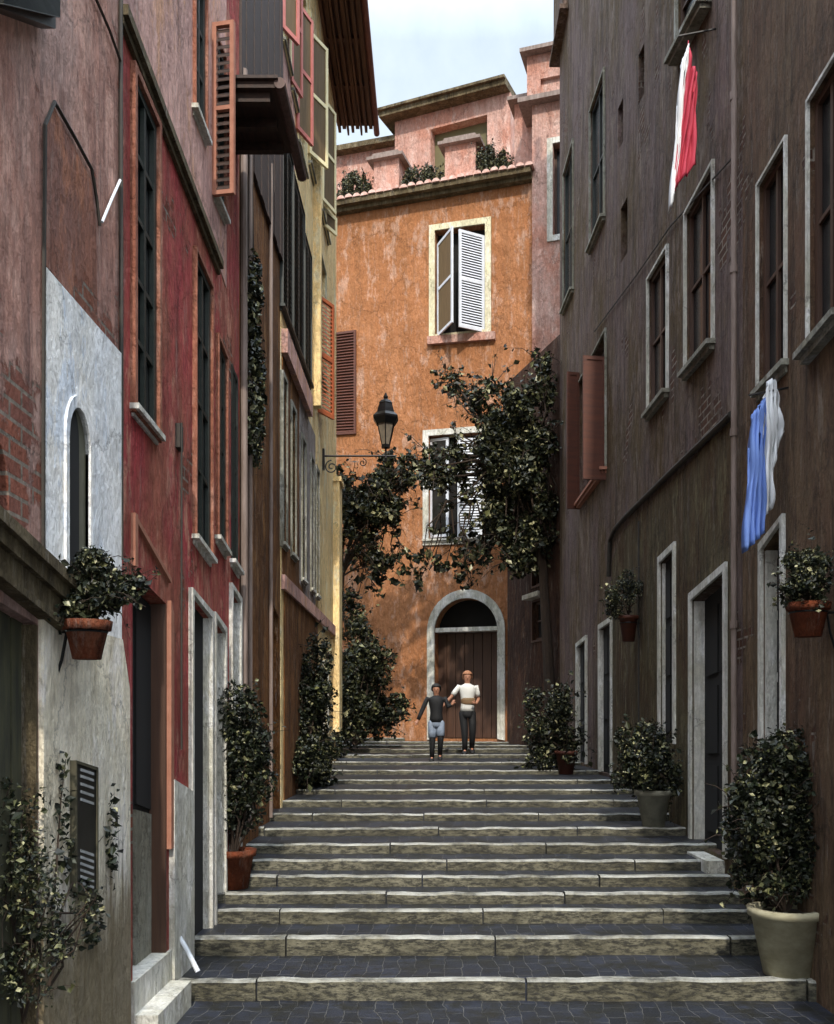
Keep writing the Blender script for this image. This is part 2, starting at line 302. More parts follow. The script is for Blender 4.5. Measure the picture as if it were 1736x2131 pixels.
def window(h, pl, q, fmat='gstone', fw=.07, proud=.03, recess=.05, sill='gstone', kind='glass', smat='gstone', mull=1, bars=1, fb=None, sd=.09, name='window'):
    """q: the opening (a, z) quad. window > pane, sill"""
    h.cutq(pl, q, recess)
    f = MB(); qi = grow(q, .004)
    if fw: ring(f, pl, grow(qi, fw, fb), qi, -.02, proud, 0, (0, 1, 2, 3) if fb != 0 else (0, 1, 3))
    if kind == 'glass':                                   # casement bars
        qq = grow(q, -.003); q2 = grow(q, -.045); ring(f, pl, qq, q2, -recess + .01, -recess + .04, 1)
        for i in range(mull):
            s = (i + 1) / (mull + 1); a, b = qpt(q2, s, 0), qpt(q2, s, 1); f.slab(pl, [(a[0] - .018, a[1]), (a[0] + .018, a[1]), (b[0] + .018, b[1]), (b[0] - .018, b[1])], -recess + .012, -recess + .036, 1)
        for i in range(bars):
            t = (i + 1) / (bars + 1); a, b = qpt(q2, 0, t), qpt(q2, 1, t); f.slab(pl, [(a[0], a[1] + .014), (b[0], b[1] + .014), (b[0], b[1] - .014), (a[0], a[1] - .014)], -recess + .014, -recess + .033, 1)
    if not f.f: ring(f, pl, grow(q, -.003), grow(q, -.03), -recess + .03, -recess + .06, 1)
    w_ = f.build(name, [fmat, smat], h.root)
    p = MB(); qp = grow(q, -.002)
    if kind == 'louvre':
        ring(p, pl, qp, grow(q, -.05), -recess + .01, -recess + .045); m = .5
        a, b, c, d = qpt(qp, .46, 0), qpt(qp, .54, 0), qpt(qp, .54, 1), qpt(qp, .46, 1); p.slab(pl, [a, b, c, d], -recess + .012, -recess + .047)
        louvres(p, pl, [qpt(qp, .1, .03), qpt(qp, .46, .03), qpt(qp, .46, .97), qpt(qp, .1, .97)], -recess + .03)
        louvres(p, pl, [qpt(qp, .54, .03), qpt(qp, .9, .03), qpt(qp, .9, .97), qpt(qp, .54, .97)], -recess + .03)
        p.slab(pl, qp, -recess - .005, -recess + .006); p.build('shutter', smat, w_)
    else:
        p.slab(pl, qp, -recess - .01, -recess + .008); p.build('pane', 'glass' if kind == 'glass' else kind, w_)
    if sill:
        sl = MB(); e = max(fw, .05); zl, zr = q[3][1] - .003, q[2][1] - .003; th = .03 if pl is LW else .04; sd = min(sd, .05) if pl is LW else sd
        sl.slab(pl, [(q[3][0] - e, zl), (q[2][0] + e, zr), (q[2][0] + e, zr - th), (q[3][0] - e, zl - th)], -recess + .012, sd)
        sl.slab(pl, [(q[3][0] - e + .03, zl - th), (q[2][0] + e - .03, zr - th), (q[2][0] + e - .03, zr - 2 * th), (q[3][0] - e + .03, zl - 2 * th)], -.02, sd - .035)
        sl.build('sill', sill, w_)
    return w_
def jamb(h, pl, q, d, mat, parent=None):
    p = MB(); a = q[1][0] - .003; p.slab(pl, [(a - .02, q[1][1] - .005), (a, q[1][1] - .005), (a, q[2][1] + .005), (a - .02, q[2][1] + .005)], -d + .004, .003); p.build('jamb', mat, parent or h.root)
def leaf(parent, p0, p1, z0, z1, fm, sm, rails=1, slats=True, solid=False, fw=.05, name='shutter'):
    """an open shutter leaf standing on the line p0-p1"""
    d = (p1[0] - p0[0], p1[1] - p0[1]); wd = math.hypot(*d); pl = Pl(p0, d, (d[1], -d[0]))
    if pl.n[1] > 0: pl.n = (-pl.n[0], -pl.n[1])
    q = [(0, z1), (wd, z1), (wd, z0), (0, z0)]; m = MB(); fw = min(fw, wd * .22); qi = grow(q, -fw)
    ring(m, pl, q, qi, -.018, .018, 0)
    ts = [0] + [(i + 1) / (rails + 1) for i in range(rails)] + [1]
    H = qi[0][1] - qi[3][1]
    for i in range(rails):
        zc = qi[0][1] - H * ts[i + 1]; m.slab(pl, [(fw, zc + fw / 2), (wd - fw, zc + fw / 2), (wd - fw, zc - fw / 2), (fw, zc - fw / 2)], -.017, .017, 0)
    for i in range(rails + 1):
        a, b = qi[0][1] - H * ts[i] - (fw / 2 if i else 0), qi[0][1] - H * ts[i + 1] + (fw / 2 if i < rails else 0)
        qq = [(fw, a), (wd - fw, a), (wd - fw, b), (fw, b)]
        if solid: m.slab(pl, qq, -.006, .006, 1)
        else: louvres(m, pl, qq, 0, 1, d=.013)
    return m.build(name, [fm, sm], parent)
def leaf_px(parent, uh, ut, vt_tip, vb_hinge, vb_tip, fm, sm, rails=1, solid=True, x=-1.6):
    Yh = x * F / (uh - UH); Yt = Yh * (VH - vb_hinge) / (VH - vb_tip); xt = (ut - UH) * Yt / F
    zb = EYE + (VH - vb_hinge) * Yh / F; zt = EYE + (VH - vt_tip) * Yt / F
    return leaf(parent, (x + .01, Yh), (xt, Yt), zb, zt, fm, sm, rails, True, solid)

# ------------------------------------------------------------------ ground and stairs
ys = [2040, 1950, 1893, 1858, 1822, 1790, 1755, 1722, 1692, 1665, 1643, 1622, 1602, 1585, 1570, 1558, 1550, 1543, 1535]
ss = [339, 305, 285, 275, 264, 254, 241, 225, 210, 195, 179, 163, 147, 131, 117, 109, 103, 98, 94]
steps = [(F / s, EYE - (y - VH) / s) for y, s in zip(ys, ss)]
st = MB(); r_ = random.Random(3)
for i, (y, z) in enumerate(steps):
    y2 = steps[i + 1][0] if i + 1 < len(steps) else 30; dep = min(.075, (y2 - y) * .5)
    zb = steps[i - 1][1] if i else 0
    x = -2.3 - r_.random() * .8
    while x < 3.1:
        l = 1.0 + r_.random() * .75; dz = r_.uniform(-.005, .004); dy = r_.uniform(-.012, .012); g = .006; tz = r_.uniform(-.004, .004)
        x0, x1 = x + g, x + l - g; bv = .012
        z0, z1 = z + dz, z + dz + tz; n = 11
        fr = []
        for k in range(n + 1):                            # worn, slightly wavy front edge
            xx = x0 + (x1 - x0) * k / n; zz = z0 + (z1 - z0) * k / n + r_.uniform(-.008, .002); yy = y + dy + r_.uniform(-.010, .010)
            fr.append([(xx, yy, zb - .05), (xx, yy, zz - bv), (xx, yy + bv, zz), (xx, y + dep, zz)])
        vs = [p for c in fr for p in c]; fs = []
        for k in range(n):
            for j in range(3): fs.append((k * 4 + j, (k + 1) * 4 + j, (k + 1) * 4 + j + 1, k * 4 + j + 1))
        fs += [(0, 1, 2, 3), (n * 4 + 3, n * 4 + 2, n * 4 + 1, n * 4)]
        st.add(vs, fs, 0); x += l
    st.box(-3, 3.4, y + dep - .004, y2 + .06, z - .45, z - .006, 1)
    st.box(-3, 3.4, y + .03, y + dep + .02, z - .5, z - .03, 1)
o = st.build('stone_stairs', ['stairs', 'cobble']); o['kind'] = 'structure'
g = MB(); NX = 24
g.add([(x, yy, 0) for yy in (-60, 0, 5.95) for x in (-60, 60)], [(0, 1, 3, 2), (2, 3, 5, 4)])
o = g.build('alley_paving', 'cobble'); o['kind'] = 'structure'
g = MB(); g.add([(-300, -300, -.6), (300, -300, -.6), (300, 300, -.6), (-300, 300, -.6)], [(0, 1, 2, 3)])
o = g.build('ground', 'cobble'); o['kind'] = 'structure'

# ------------------------------------------------------------------ left: near house
def lw(u): return -1.6 * F / (u - UH)
h = House('mauve plastered house with pale blue limewash below and an arched niche, nearest on the left')
def Q(pl, *pts, k=.5): return quad(pl, pts, k)
e1 = lw(247); YN = 2.3
h.body.box(-7, -1.6, YN, e1, -.55, EYE + 8.2)
por = Q(LW, (-70, 1200), (78, 1308), (78, 2300), (-70, 2300), k=.3)
h.cutq(LW, por, .09)
nz = LW.hit(154, 850)[1]; na0, na1 = lw(131), lw(176); nb = LW.hit(150, 1230)[1]; nr = (na1 - na0) / 2; nc = (na0 + na1) / 2
def archpoly(c, r, zt, zb, n=12, ry=None):
    ry = ry or r; return [(c - r, zb)] + [(c - r * math.cos(math.pi * k / n), zt - ry + ry * math.sin(math.pi * k / n)) for k in range(n + 1)] + [(c + r, zb)]
niche = archpoly(nc, nr, nz, nb, ry=nr * 1.3)
oculus = [(lw(0) + .10 * math.cos(t * math.pi / 8) - .02, LW.hit(5, 1060)[1] + .25 * math.sin(t * math.pi / 8)) for t in range(16)]
h.cutq(LW, oculus, .05)
h.finish('near')
sb = MB()                                                 # the pale limewashed lower coat, thicker than the wall
up = [LW.hit(88, 556), LW.hit(247, 737)]; mid = LW.hit(247, 1330)[1]
a88, a247 = lw(88), e1 - .004
sb.slab(LW, [up[0], up[1], (a247, mid), (a88, mid)], -.01, .018)
o = sb.build('upper_limewash', 'blue', h.root); carve(o, [([LW.w(a, z, .4) for a, z in niche], [LW.w(a, z, -.4) for a, z in niche])])
sb = MB(); sb.slab(LW, [(lw(80), mid - .002), (lw(247), mid - .002), (lw(262), mid - .25), (lw(265), -.4), (lw(80), -.4)], -.01, .022)
sb.build('lower_limewash', 'white', h.root)
arc = MB(); no = archpoly(nc, nr + .035, nz + .05, nb, ry=nr * 1.3 + .03)
for i in range(len(niche) - 1): arc.slab(LW, [no[i], no[i + 1], niche[i + 1], niche[i]], -.01, .03)
w_ = arc.build('niche_window', 'blue', h.root)
p = MB(); p.slab(LW, [(a, z) for a, z in niche], .001, .005); p.build('pane', rough('dusty_olive_glass', '4a4a3c', '62604e', s=4, r=.5), w_)
p = MB(); p.slab(LW, [(a, z) for a, z in archpoly(nc - nr * .32, nr * .62, nz, nb, ry=nr * 1.2)], .006, .009); p.build('painted_reveal_shade', 'dark_in', w_)  # flat dark sheet stands in for the shade inside the niche
p = MB(); p.slab(LW, oculus, -.06, -.035); p.build('oculus_window', 'green', h.root)
lt = MB(); T = [LW.hit(-75, 1037), LW.hit(122, 1212)]; s3 = .0
for (d0, d1, o1) in ((0, .045, .10), (.047, .10, .075), (.102, .19, .05), (.192, .215, .065)):
    lt.slab(LW, [(T[0][0], T[0][1] - d0), (T[1][0], T[1][1] - d0), (T[1][0] - d1 * .25, T[1][1] - d1), (T[0][0], T[0][1] - d1)], -.02, o1)
lt.build('door_cornice', 'olive', h.root)
dr = MB(); dr.slab(LW, grow(por, -.003), -.10, -.07); 
for i in range(5): a = por[0][0] + (por[1][0] - por[0][0]) * (i + .5) / 5; dr.slab(LW, [(a - .05, 2.2), (a + .05, 2.2), (a + .05, .05), (a - .05, .05)], -.07, -.055)
dr.build('doorway', rough('mossy_door', '2c2c20', '4a4830', (6, 6, 1), 3, .9), h.root); jamb(h, LW, por, .09, 'mossy_door' if 0 else 'olive')
q = Q(LW, (-60, -60), (62, -60), (98, 82), (-60, 20), k=.1); sh = MB(); sh.slab(LW, q, .01, .07); louvres(sh, LW, grow(q, -.03), .08, n=16); sh.build('shutter', 'green', h.root)
# blocked arch: a shallow filled opening with a dark groove round it
ba = MB(); A = [LW.hit(*p) for p in ((90, 1180), (92, 260), (108, 222), (150, 300), (188, 372), (198, 450), (204, 560), (206, 690), (90, 556))]
ba.slab(LW, [LW.hit(*p) for p in ((92, 552), (92, 262), (110, 225), (150, 305), (186, 375), (196, 455), (200, 680))], -.01, .008); ba.build('blocked_arch', 'stain', h.root)
cb = MB()
cb.tube([LW.w(*LW.hit(*p), .012) for p in ((84, 1200), (84, 900), (86, 500), (88, 260), (108, 212), (150, 285), (186, 352), (196, 410), (203, 470))], .0085, n=5)
cb.build('cable', 'cable', h.root)  # dark tube stands in for the crease round the blocked arch
cb = MB(); cb.tube([LW.w(*LW.hit(*p), .02) for p in ((204, 462), (224, 415), (242, 375))], .007, n=6); cb.build('bracket', 'ww', h.root)
cb = MB(); cb.tube([LW.w(*LW.hit(u, v), .014) for u, v in ((247, 1165), (247, 700), (246, 300), (246, -200))], .011, n=6); cb.tube([LW.w(*LW.hit(u, v), .014) for u, v in ((186, -20), (222, 62), (246, 130))], .007, n=5); cb.build('cable', 'cable', h.root)
# wall plate with pale strips
t = thing('intercom_panel', 'tall dark wall panel with rows of pale name strips on white wall', 'intercom')
q = Q(LW, (135, 1585), (180, 1600), (182, 1868), (136, 1852), k=0); p = MB(); p.slab(LW, q, .024, .045); p.build('plate', 'black', t)
p = MB(); ring(p, LW, grow(q, .006), grow(q, -.008), .024, .052); p.build('rim', rough('olive_metal', '3c3828', '4a4634'), t)
for ty in [.05, .1, .16, .22, .28] + [.68, .73, .78, .83, .88, .93]:
    p = MB(); c0, c1 = qpt(q, .22, ty), qpt(q, .82, ty); p.slab(LW, [(c0[0], c0[1] + .006), (c1[0], c1[1] + .006), (c1[0], c1[1] - .006), (c0[0], c0[1] - .006)], .045, .05)
    p.build('name_strip', 'brass', t)

# ------------------------------------------------------------------ left: red house
h = House('red limewashed house with tall dark windows and a low arched doorway on the left')
e2 = lw(498); h.body.box(-7, -1.6, e1 + .006, e2, -.5, EYE + 7.6)
q = Q(LW, (276, 1180), (346, 1262), (346, 2040), (276, 2040), k=.25); h.cutq(LW, q, .12)
dr = MB(); dr.slab(LW, grow(q, -.003), -.13, -.10); m_ = [qpt(q, .5, 0), qpt(q, 1, 0), qpt(q, 1, .56), qpt(q, .5, .56)]
dr.slab(LW, grow(m_, -.02), -.10, -.085, 0); dr.slab(LW, [qpt(q, .5, .565), qpt(q, .99, .565), qpt(q, .99, .99), qpt(q, .5, .99)], -.10, -.082, 2)
d_ = dr.build('door', ['dark_in', 'wood2', 'gstone'], h.root); jamb(h, LW, q, .1, 'wood2' if 1 else '', d_)
tr = MB(); tr.slab(LW, [(q[1][0] + .004, q[1][1] + .02), (q[1][0] + .07, q[1][1] - .05), (q[2][0] + .07, .95), (q[2][0] + .004, .95)], -.01, .03)
tr.slab(LW, [(q[0][0] - .03, q[0][1] + .30), (q[0][0] + .02, q[0][1] + .30), (q[0][0] + .02, q[0][1] + .02), (q[0][0] - .03, q[0][1] + .02)], -.01, .025)
tr.slab(LW, [(q[0][0] + .02, q[0][1] + .29), (q[1][0] + .05, q[1][1] + .16), (q[1][0] + .05, q[1][1] + .13), (q[0][0] + .02, q[0][1] + .26)], -.01, .02)
tr.build('door_trim', 'terra', h.root)
p = MB(); zt0 = max(q[2][1], q[3][1]) + .02; p.slab(LW, [(q[0][0] - .03, zt0), (q[1][0] + .07, zt0), (q[1][0] + .07, -.3), (q[0][0] - .03, -.3)], -.13, .02); p.build('threshold', 'wstone', d_)
bs = MB(); b = [LW.hit(u, v) for u, v in ((352, 1622), (394, 1648), (398, 1960), (352, 2030))]; bs.slab(LW, [(b[0][0], b[0][1]), (b[1][0], b[1][1]), (b[1][0], .0), (b[0][0], .0)], -.01, .035); bs.build('plinth', 'wstone', h.root)
sp_ = dict(fmat='red', fw=0, sill='gstone', kind='glass', smat='green', recess=.12)
window(h, LW, Q(LW, (275, 150), (321, 262), (324, 905), (277, 842), k=.3), fmat='strim', fw=.04, sill='wstone', smat='green', bars=4, recess=.03)
window(h, LW, Q(LW, (402, 520), (435, 600), (436, 1166), (404, 1108), k=.3), sill='wstone', smat='green', fw=.025, fmat='strim', bars=3, recess=.03)
window(h, LW, Q(LW, (450, 700), (467, 751), (467, 1150), (450, 1110), k=.3), sill='wstone', smat='green', fw=.025, fmat='strim', bars=3, recess=.03)
window(h, LW, Q(LW, (481, 755), (494, 790), (494, 1190), (481, 1160), k=.3), sill='wstone', smat='green', fw=0, bars=3, recess=.03)
window(h, LW, Q(LW, (401, -70), (424, -20), (424, 285), (401, 222), k=.3), sill='wstone', smat='green', fw=.02, fmat='strim', bars=2, recess=.03)
w6 = window(h, LW, Q(LW, (445, 80), (464, 120), (464, 450), (445, 405), k=.3), sill='wstone', smat='green', fw=.02, fmat='strim', bars=2, recess=.03)
Ys = lw(441); zt, zb_ = EYE + (VH - 50) * Ys / F, EYE + (VH - 408) * Ys / F
leaf(w6, (-1.59, Ys), ((490 - UH) * Ys / F, Ys - .03), zb_, zt, 'terra', 'wood', 1, fw=.03)
for pts, bt in ((((396, 1232), (434, 1292), (434, 1880), (396, 1960)), 0), (((444, 1282), (463, 1322), (463, 1840), (444, 1850)), 0), (((479, 1222), (495, 1258), (495, 1830), (479, 1840)), 0)):
    q = Q(LW, *pts, k=.3); q = [q[0], q[1], (q[2][0], .05), (q[3][0], .05)]; h.cutq(LW, q, .05)
    f = MB(); ring(f, LW, grow(q, .045, 0), grow(q, .003, 0), -.02, .03, 0, (0, 1, 3))
    d_ = f.build('door_frame', 'wstone', h.root); p = MB(); p.slab(LW, grow(q, -.003), -.06, -.035); p.build('door', 'dark_in', d_); jamb(h, LW, q, .038, 'wstone', d_)
pp = MB(); pp.tube([LW.w(*LW.hit(u, v), .03) for u, v in ((368, 1560), (368, 1100), (368, 880))], .007, n=8); pp.slab(LW, [LW.hit(365, 880), LW.hit(372, 890), LW.hit(372, 940), LW.hit(365, 930)], 0, .03); pp.build('conduit', 'cable', h.root)
cn_ = MB(); cn_.slab(LW, [LW.hit(247, 8), LW.hit(452, 545), LW.hit(452, 560), LW.hit(247, 30)], -.01, .05); cn_.slab(LW, [LW.hit(247, 34), LW.hit(452, 562), LW.hit(452, 572), LW.hit(247, 48)], -.01, .025); cn_.build('string_course', 'olive', h.root)
pk = MB(); pk.slab(LW, [LW.hit(250, -30), LW.hit(470, -400), (lw(470), LW.hit(470, 600)[1]), LW.hit(452, 543), LW.hit(250, 12)], -.01, .006); carve(pk.build('upper_limewash', 'pinkl', h.root), h.cuts)
h.finish('red')
# timber eave with gutter at the far end of the red house
ze = EYE + 4.68; ev = MB()
ev.box(-1.598, -1.15, 7.05, 7.86, ze, ze + .05);
for y in (7.1, 7.4, 7.7): ev.box(-1.61, -1.2, y, y + .06, ze - .07, ze - .002)
ev.box(-1.598, -1.13, 7.02, 7.9, ze + .052, ze + .075)
o = ev.build('eave', 'wood', h.root)
gt = MB(); gt.tube([(-1.12, y, ze + .03) for y in (7.04, 7.4, 8.0, 8.25)], .042, n=10); gt.build('gutter', rough('mossy_gutter', '4a3a34', '6a544c', (6, 6, 1), 3), o)

# ------------------------------------------------------------------ left: ochre brown house with ivy
h = House('narrow ochre brown house with an ivy strand between the red and the yellow house')
e3 = lw(585); h.body.box(-7, -1.61, e2 + .006, e3, -.5, EYE + 7.9)
h.cutq(LW, Q(LW, (571, 1255), (583, 1290), (583, 1690), (571, 1700), k=.3), .3)
h.finish('brown')
pp = MB()
for u, r in ((503, .03), (516, .02), (560, .018)): pp.tube([LW.w(lw(u), EYE + z, .02) for z in (-.9, 1, 3, 5.5)], r, n=8)
pp.build('drainpipe', 'gutter', h.root)
cl = MB()
for i in range(12): y0 = e2 + .01 + i * (e3 - e2 - .02) / 12; cl.box(-1.612, -1.58 + .006 * (i % 2), y0, y0 + (e3 - e2 - .02) / 12 - .012, EYE + 4.9, EYE + 7.9)
cl.build('eave_shade_cladding', 'wood', h.root)  # dark boards added as a stand-in for the shade above the eave
# ------------------------------------------------------------------ left: yellow house with the great eave
h = House('pale yellow house with dark green shutters and a deep timber eave at far left')
e4 = 16.0; h.body.box(-7, -1.6, e3 + .006, e4, -.5, EYE + 10.3)
ZZ = lambda v, u: LW.hit(u, v)[1]
def rq(u0, u1, z0, z1): return [(lw(u0), EYE + z1), (lw(u1), EYE + z1), (lw(u1), EYE + z0), (lw(u0), EYE + z0)]
for u0, u1, z0, z1 in ((585, 606, 4.45, 6.35), (608, 630, 4.45, 6.3), (632, 645, 4.45, 6.1)):
    window(h, LW, rq(u0, u1, z0, z1), fmat='green', fw=.012, kind='louvre', smat='green', sill='green', recess=.03)
for u0, u1, z0, z1 in ((586, 593, 1.95, 3.7), (604, 612, 1.95, 3.6), (626, 633, 1.8, 3.5), (645, 650, 1.8, 3.5), (656, 661, 1.8, 3.5)):
    window(h, LW, rq(u0, u1, z0, z1), fmat='gstone', fw=.05, kind='glass', smat='green', sill='wstone', recess=.1, mull=0)
for u0, u1, z0, z1 in ((587, 601, 7.3, 9.2), (606, 614, 7.2, 9.1), (618, 634, 6.9, 9.0), (643, 660, 7.3, 9.2), (668, 682, 7.4, 9.2)):
    window(h, LW, rq(u0, u1, z0, z1), fmat='shy', fw=.04, kind='glass', smat='wood2', sill='gstone', recess=.1, mull=0, sd=.06)
window(h, LW, rq(664, 676, 5.0, 6.7), fmat='cream', fw=.03, smat='shb', sill='cream', recess=.1, mull=0)
window(h, LW, rq(673, 680, -.05, .9), fmat='wstone', fw=.05, kind='dark_in', sill=None, recess=.1)
h.finish('yellow')
cs = MB(); cs.box(-1.602, -1.53, e3 + .01, 12.3, EYE + 3.95, EYE + 4.2); cs.box(-1.602, -1.56, e3 + .01, 15.99, EYE + 1.45, EYE + 1.6); 
cs.build('string_course', 'pinkl', h.root)
for (x1, y0, y1, z0, z1) in ((-1.50, 15.5, 15.98, -.1, 3.94), (-1.47, 15.48, 16.0, 3.942, 4.02), (-1.50, 12.9, 13.05, 4.3, 8.6)):
    p = MB(); p.box(-1.602, x1, y0, y1, EYE + z0, EYE + z1); p.build('pilaster', 'yellow', h.root)
for nm, u0, u1, z0, z1, mt in (('ochre_coat', 586.5, 621, 1.62, 3.94, 'brown'), ('lilac_coat', 621.4, 655, 1.62, 3.94, 'lilac'), ('rose_coat', 586.5, 612, 6.4, 10.0, 'pinkl')):
    if mt == 'lilac': mt = plaster('lilac_grey_plaster', '948a84', 'a8a09c', '86705c', '3c3028', .8, 1.4)
    c_ = MB(); c_.slab(LW, rq(u0, u1, z0, z1), -.01, .010); carve(c_.build('coat', mt, h.root), h.cuts)
gl = MB(); gl.slab(LW, [(lw(590), -.3), (lw(660), -.3), (lw(660), EYE + 1.4), (lw(590), EYE + 1.9)], -.01, .012); gl.build('lower_coat', 'brown', h.root)
for a in ((584, 621, -250, 57, 95), (603, 628, -60, 168, 205), (615, 650, 46, 267, 305)): leaf_px(h.root, a[0], a[1], a[2], a[3], a[4], 'shp', 'shback')
for a in ((641, 681, 103, 318, 352), (668, 698, 237, 415, 447)): leaf_px(h.root, a[0], a[1], a[2], a[3], a[4], 'shy', 'shback')
leaf_px(h.root, 673, 700, 455, 470, 492, 'shy', 'shback', rails=0)
leaf_px(h.root, 661, 694, 636, 857, 874, 'sho', 'sho', rails=1, solid=False)
zr = EYE + 10.2; ev = MB(); ev.box(-1.62, -1.0, 9.9, 16.35, zr, zr + .06)
y = 10.0
while y < 16.3: ev.box(-1.62, -1.04, y, y + .09, zr - .05, zr - .002); y += 1.05
for i in range(8): ev.box(-1.6 + i * .075, -1.6 + i * .075 + (.045, .06, .03)[i % 3], 9.92, 16.34 + (.06, .0, .11)[i % 3], zr - (.085, .06, .10)[i % 3], zr - .003)
ev.prism([(-7, 9.9, zr + .5), (-7, 9.9, zr + .06), (-1.0, 9.9, zr + .06), (-1.0, 9.9, zr + .1)], [(-7, 16.35, zr + .5), (-7, 16.35, zr + .06), (-1.0, 16.35, zr + .06), (-1.0, 16.35, zr + .1)])
o = ev.build('eave', 'eave', h.root)
gt = MB(); gt.tube([(-.96, y, zr + .02) for y in (9.7, 12, 14, 16.6)], .05, n=10); gt.build('gutter', rough('copper_gutter', '7a4a40', '8a5a50'), o)

# ------------------------------------------------------------------ street lamp on its bracket
t = thing('street_lamp', 'black iron wall lantern on a scrolled bracket fixed to the yellow house', 'street lamp')
Yl = 14.0; p0 = P3(672, 949, Yl); tip = P3(823, 949, Yl); lc = P3(803, 949, Yl)
b = MB(); b.tube([(-1.6, Yl, p0.z), tuple(tip)], .014, n=8); 
def spiral(cx, cz, r0, turns, sgn=1, ph=0): return [(cx + sgn * r0 * (1 - k / 34) * math.cos(ph + k / 28 * turns * 2 * math.pi), Yl, cz + r0 * (1 - k / 34) * math.sin(ph + k / 28 * turns * 2 * math.pi)) for k in range(29)]
s1 = P3(690, 972, Yl); b.tube(spiral(s1.x, s1.z, .10, 1.6, 1, math.pi / 2), .010, n=5); s2 = P3(755, 963, Yl); b.tube(spiral(s2.x, s2.z, .06, 1.4, -1, math.pi / 2), .008, n=5)
b.box(-1.6, -1.57, Yl - .04, Yl + .04, p0.z - .2, p0.z + .1); b.build('bracket', 'black', t)
b = MB(); S = Yl / F                                     # metres per pixel there
b.lathe(lc, [(.012, -.09), (.022, -.03), (.014, 0), (.014, .10), (.05, .13), (.02, .14)], 12); b.build('stem', 'black', t)
z = lambda v: (949 - v) * S
b = MB(); b.lathe(lc, [(.055, z(928)), (.062, z(925)), (.14, z(878)), (.135, z(878)), (.06, z(924))], 6, rot=R(30)); b.build('glass', 'lampglass', t)
b = MB()
for k in range(6):
    t0 = k * math.pi / 3 + R(30); b.tube([(lc.x + .06 * math.cos(t0), lc.y + .06 * math.sin(t0), lc.z + z(927)), (lc.x + .145 * math.cos(t0), lc.y + .145 * math.sin(t0), lc.z + z(877))], .008, n=4)
b.lathe(lc, [(.07, z(932)), (.07, z(926)), (.055, z(926))], 6, rot=R(30)); b.build('cage', 'black', t)
b = MB(); b.lathe(lc, [(.150, z(884)), (.205, z(872)), (.205, z(868)), (.145, z(860)), (.13, z(852)), (.105, z(842)), (.11, z(840)), (.075, z(834)), (.045, z(832)), (.028, z(830)), (.04, z(826)), (.02, z(821)), (.006, z(817))], 6, rot=R(30)); b.build('roof', 'black', t)

# ------------------------------------------------------------------ orange house closing the alley
h = House('orange limewashed house with an arched door at the top of the stairs')
aR = OW.hit(1110, 400)[0]; aL = -2.2; ztop = (OW.hit(705, 425)[1] + OW.hit(1105, 372)[1]) / 2
h.body.slab(OW, [(aL, -.5), (aR, -.5), (aR, ztop), (aL, ztop)], -5, 0)
w1 = window(h, OW, Q(OW, (906, 478), (1010, 470), (1010, 690), (906, 693), k=.7), fmat='cream', fw=.13, sill=None, kind='dark_in', smat='ww', recess=.22, proud=.04)
s_ = MB(); qq = Q(OW, (892, 700), (1032, 696), (1032, 712), (892, 716), k=.5); s_.slab(OW, qq, -.02, .10); s_.build('sill', 'pink', w1)
def owp(u, v, off): a, zz = OW.hit(u, v, off); return OW.w(a, zz, off)
def leafow(par, u0, u1, off0, off1, vt, vb, fm, sm, rails=1, solid=False):
    A, B = owp(u0, vt, off0), owp(u1, vt, off1); zb2 = owp((u0 + u1) / 2, vb, (off0 + off1) / 2)[2]; zt2 = owp((u0 + u1) / 2, vt, (off0 + off1) / 2)[2]
    leaf(par, A[:2], B[:2], zb2, zt2, fm, sm, rails, True, solid, fw=.06)
leafow(w1, 1008, 955, -.02, .42, 484, 686, 'ww', 'ww'); leafow(w1, 911, 942, -.02, .62, 490, 686, 'ww', 'shback', solid=True)
w2 = window(h, OW, Q(OW, (893, 905), (1005, 903), (1005, 1120), (893, 1120), k=.7), fmat='wstone', fw=.13, sill='wstone', kind='dark_in', smat='ww', recess=.2, proud=.04)
leafow(w2, 895, 934, -.1, -.05, 912, 1118, 'ww', 'glass', solid=True); leafow(w2, 1004, 952, -.05, .12, 912, 1118, 'ww', 'ww')
sh = MB(); q = Q(OW, (697, 694), (742, 688), (742, 905), (697, 905), k=.6); ring(sh, OW, q, grow(q, -.05), .005, .05); louvres(sh, OW, grow(q, -.05), .03, n=34); sh.slab(OW, q, .001, .01); sh.build('shutter', 'shb', h.root)
# arched door
dc = (OW.hit(905, 1400)[0] + OW.hit(1036, 1400)[0]) / 2; dw = (OW.hit(1036, 1400)[0] - OW.hit(905, 1400)[0]) / 2
zsp = OW.hit(970, 1312)[1]; zd = steps[-1][1]; ztp = OW.hit(970, 1245)[1]
door = archpoly(dc, dw, ztp, zd - .02, 20, ry=ztp - zsp); h.cutq(OW, door, .35)
fr = MB(); do = archpoly(dc, dw + .165, ztp + .19, zd - .05, 20, ry=ztp - zsp + .19)
for i in range(len(door) - 1): fr.slab(OW, [do[i], do[i + 1], door[i + 1], door[i]], -.02, .05)
df = fr.build('door_surround', 'wstone', h.root)
p = MB(); p.slab(OW, [(dc - dw + .003, zsp + .07), (dc + dw - .003, zsp + .07), (dc + dw - .003, zsp - .02), (dc - dw + .003, zsp - .02)], -.30, .02); p.build('lintel', 'wstone', df)
p = MB(); p.slab(OW, door, -.34, -.31); p.build('fanlight', 'dark_in', df)
p = MB(); n_ = 7
for i in range(n_):
    a0 = dc - dw + 2 * dw * i / n_; a1 = dc - dw + 2 * dw * (i + 1) / n_; p.slab(OW, [(a0 + .006, zsp - .03), (a1 - .006, zsp - .03), (a1 - .006, zd), (a0 + .006, zd)], -.3, -.25)
p.build('door_leaf', 'wood2', df)
h.finish('orange')
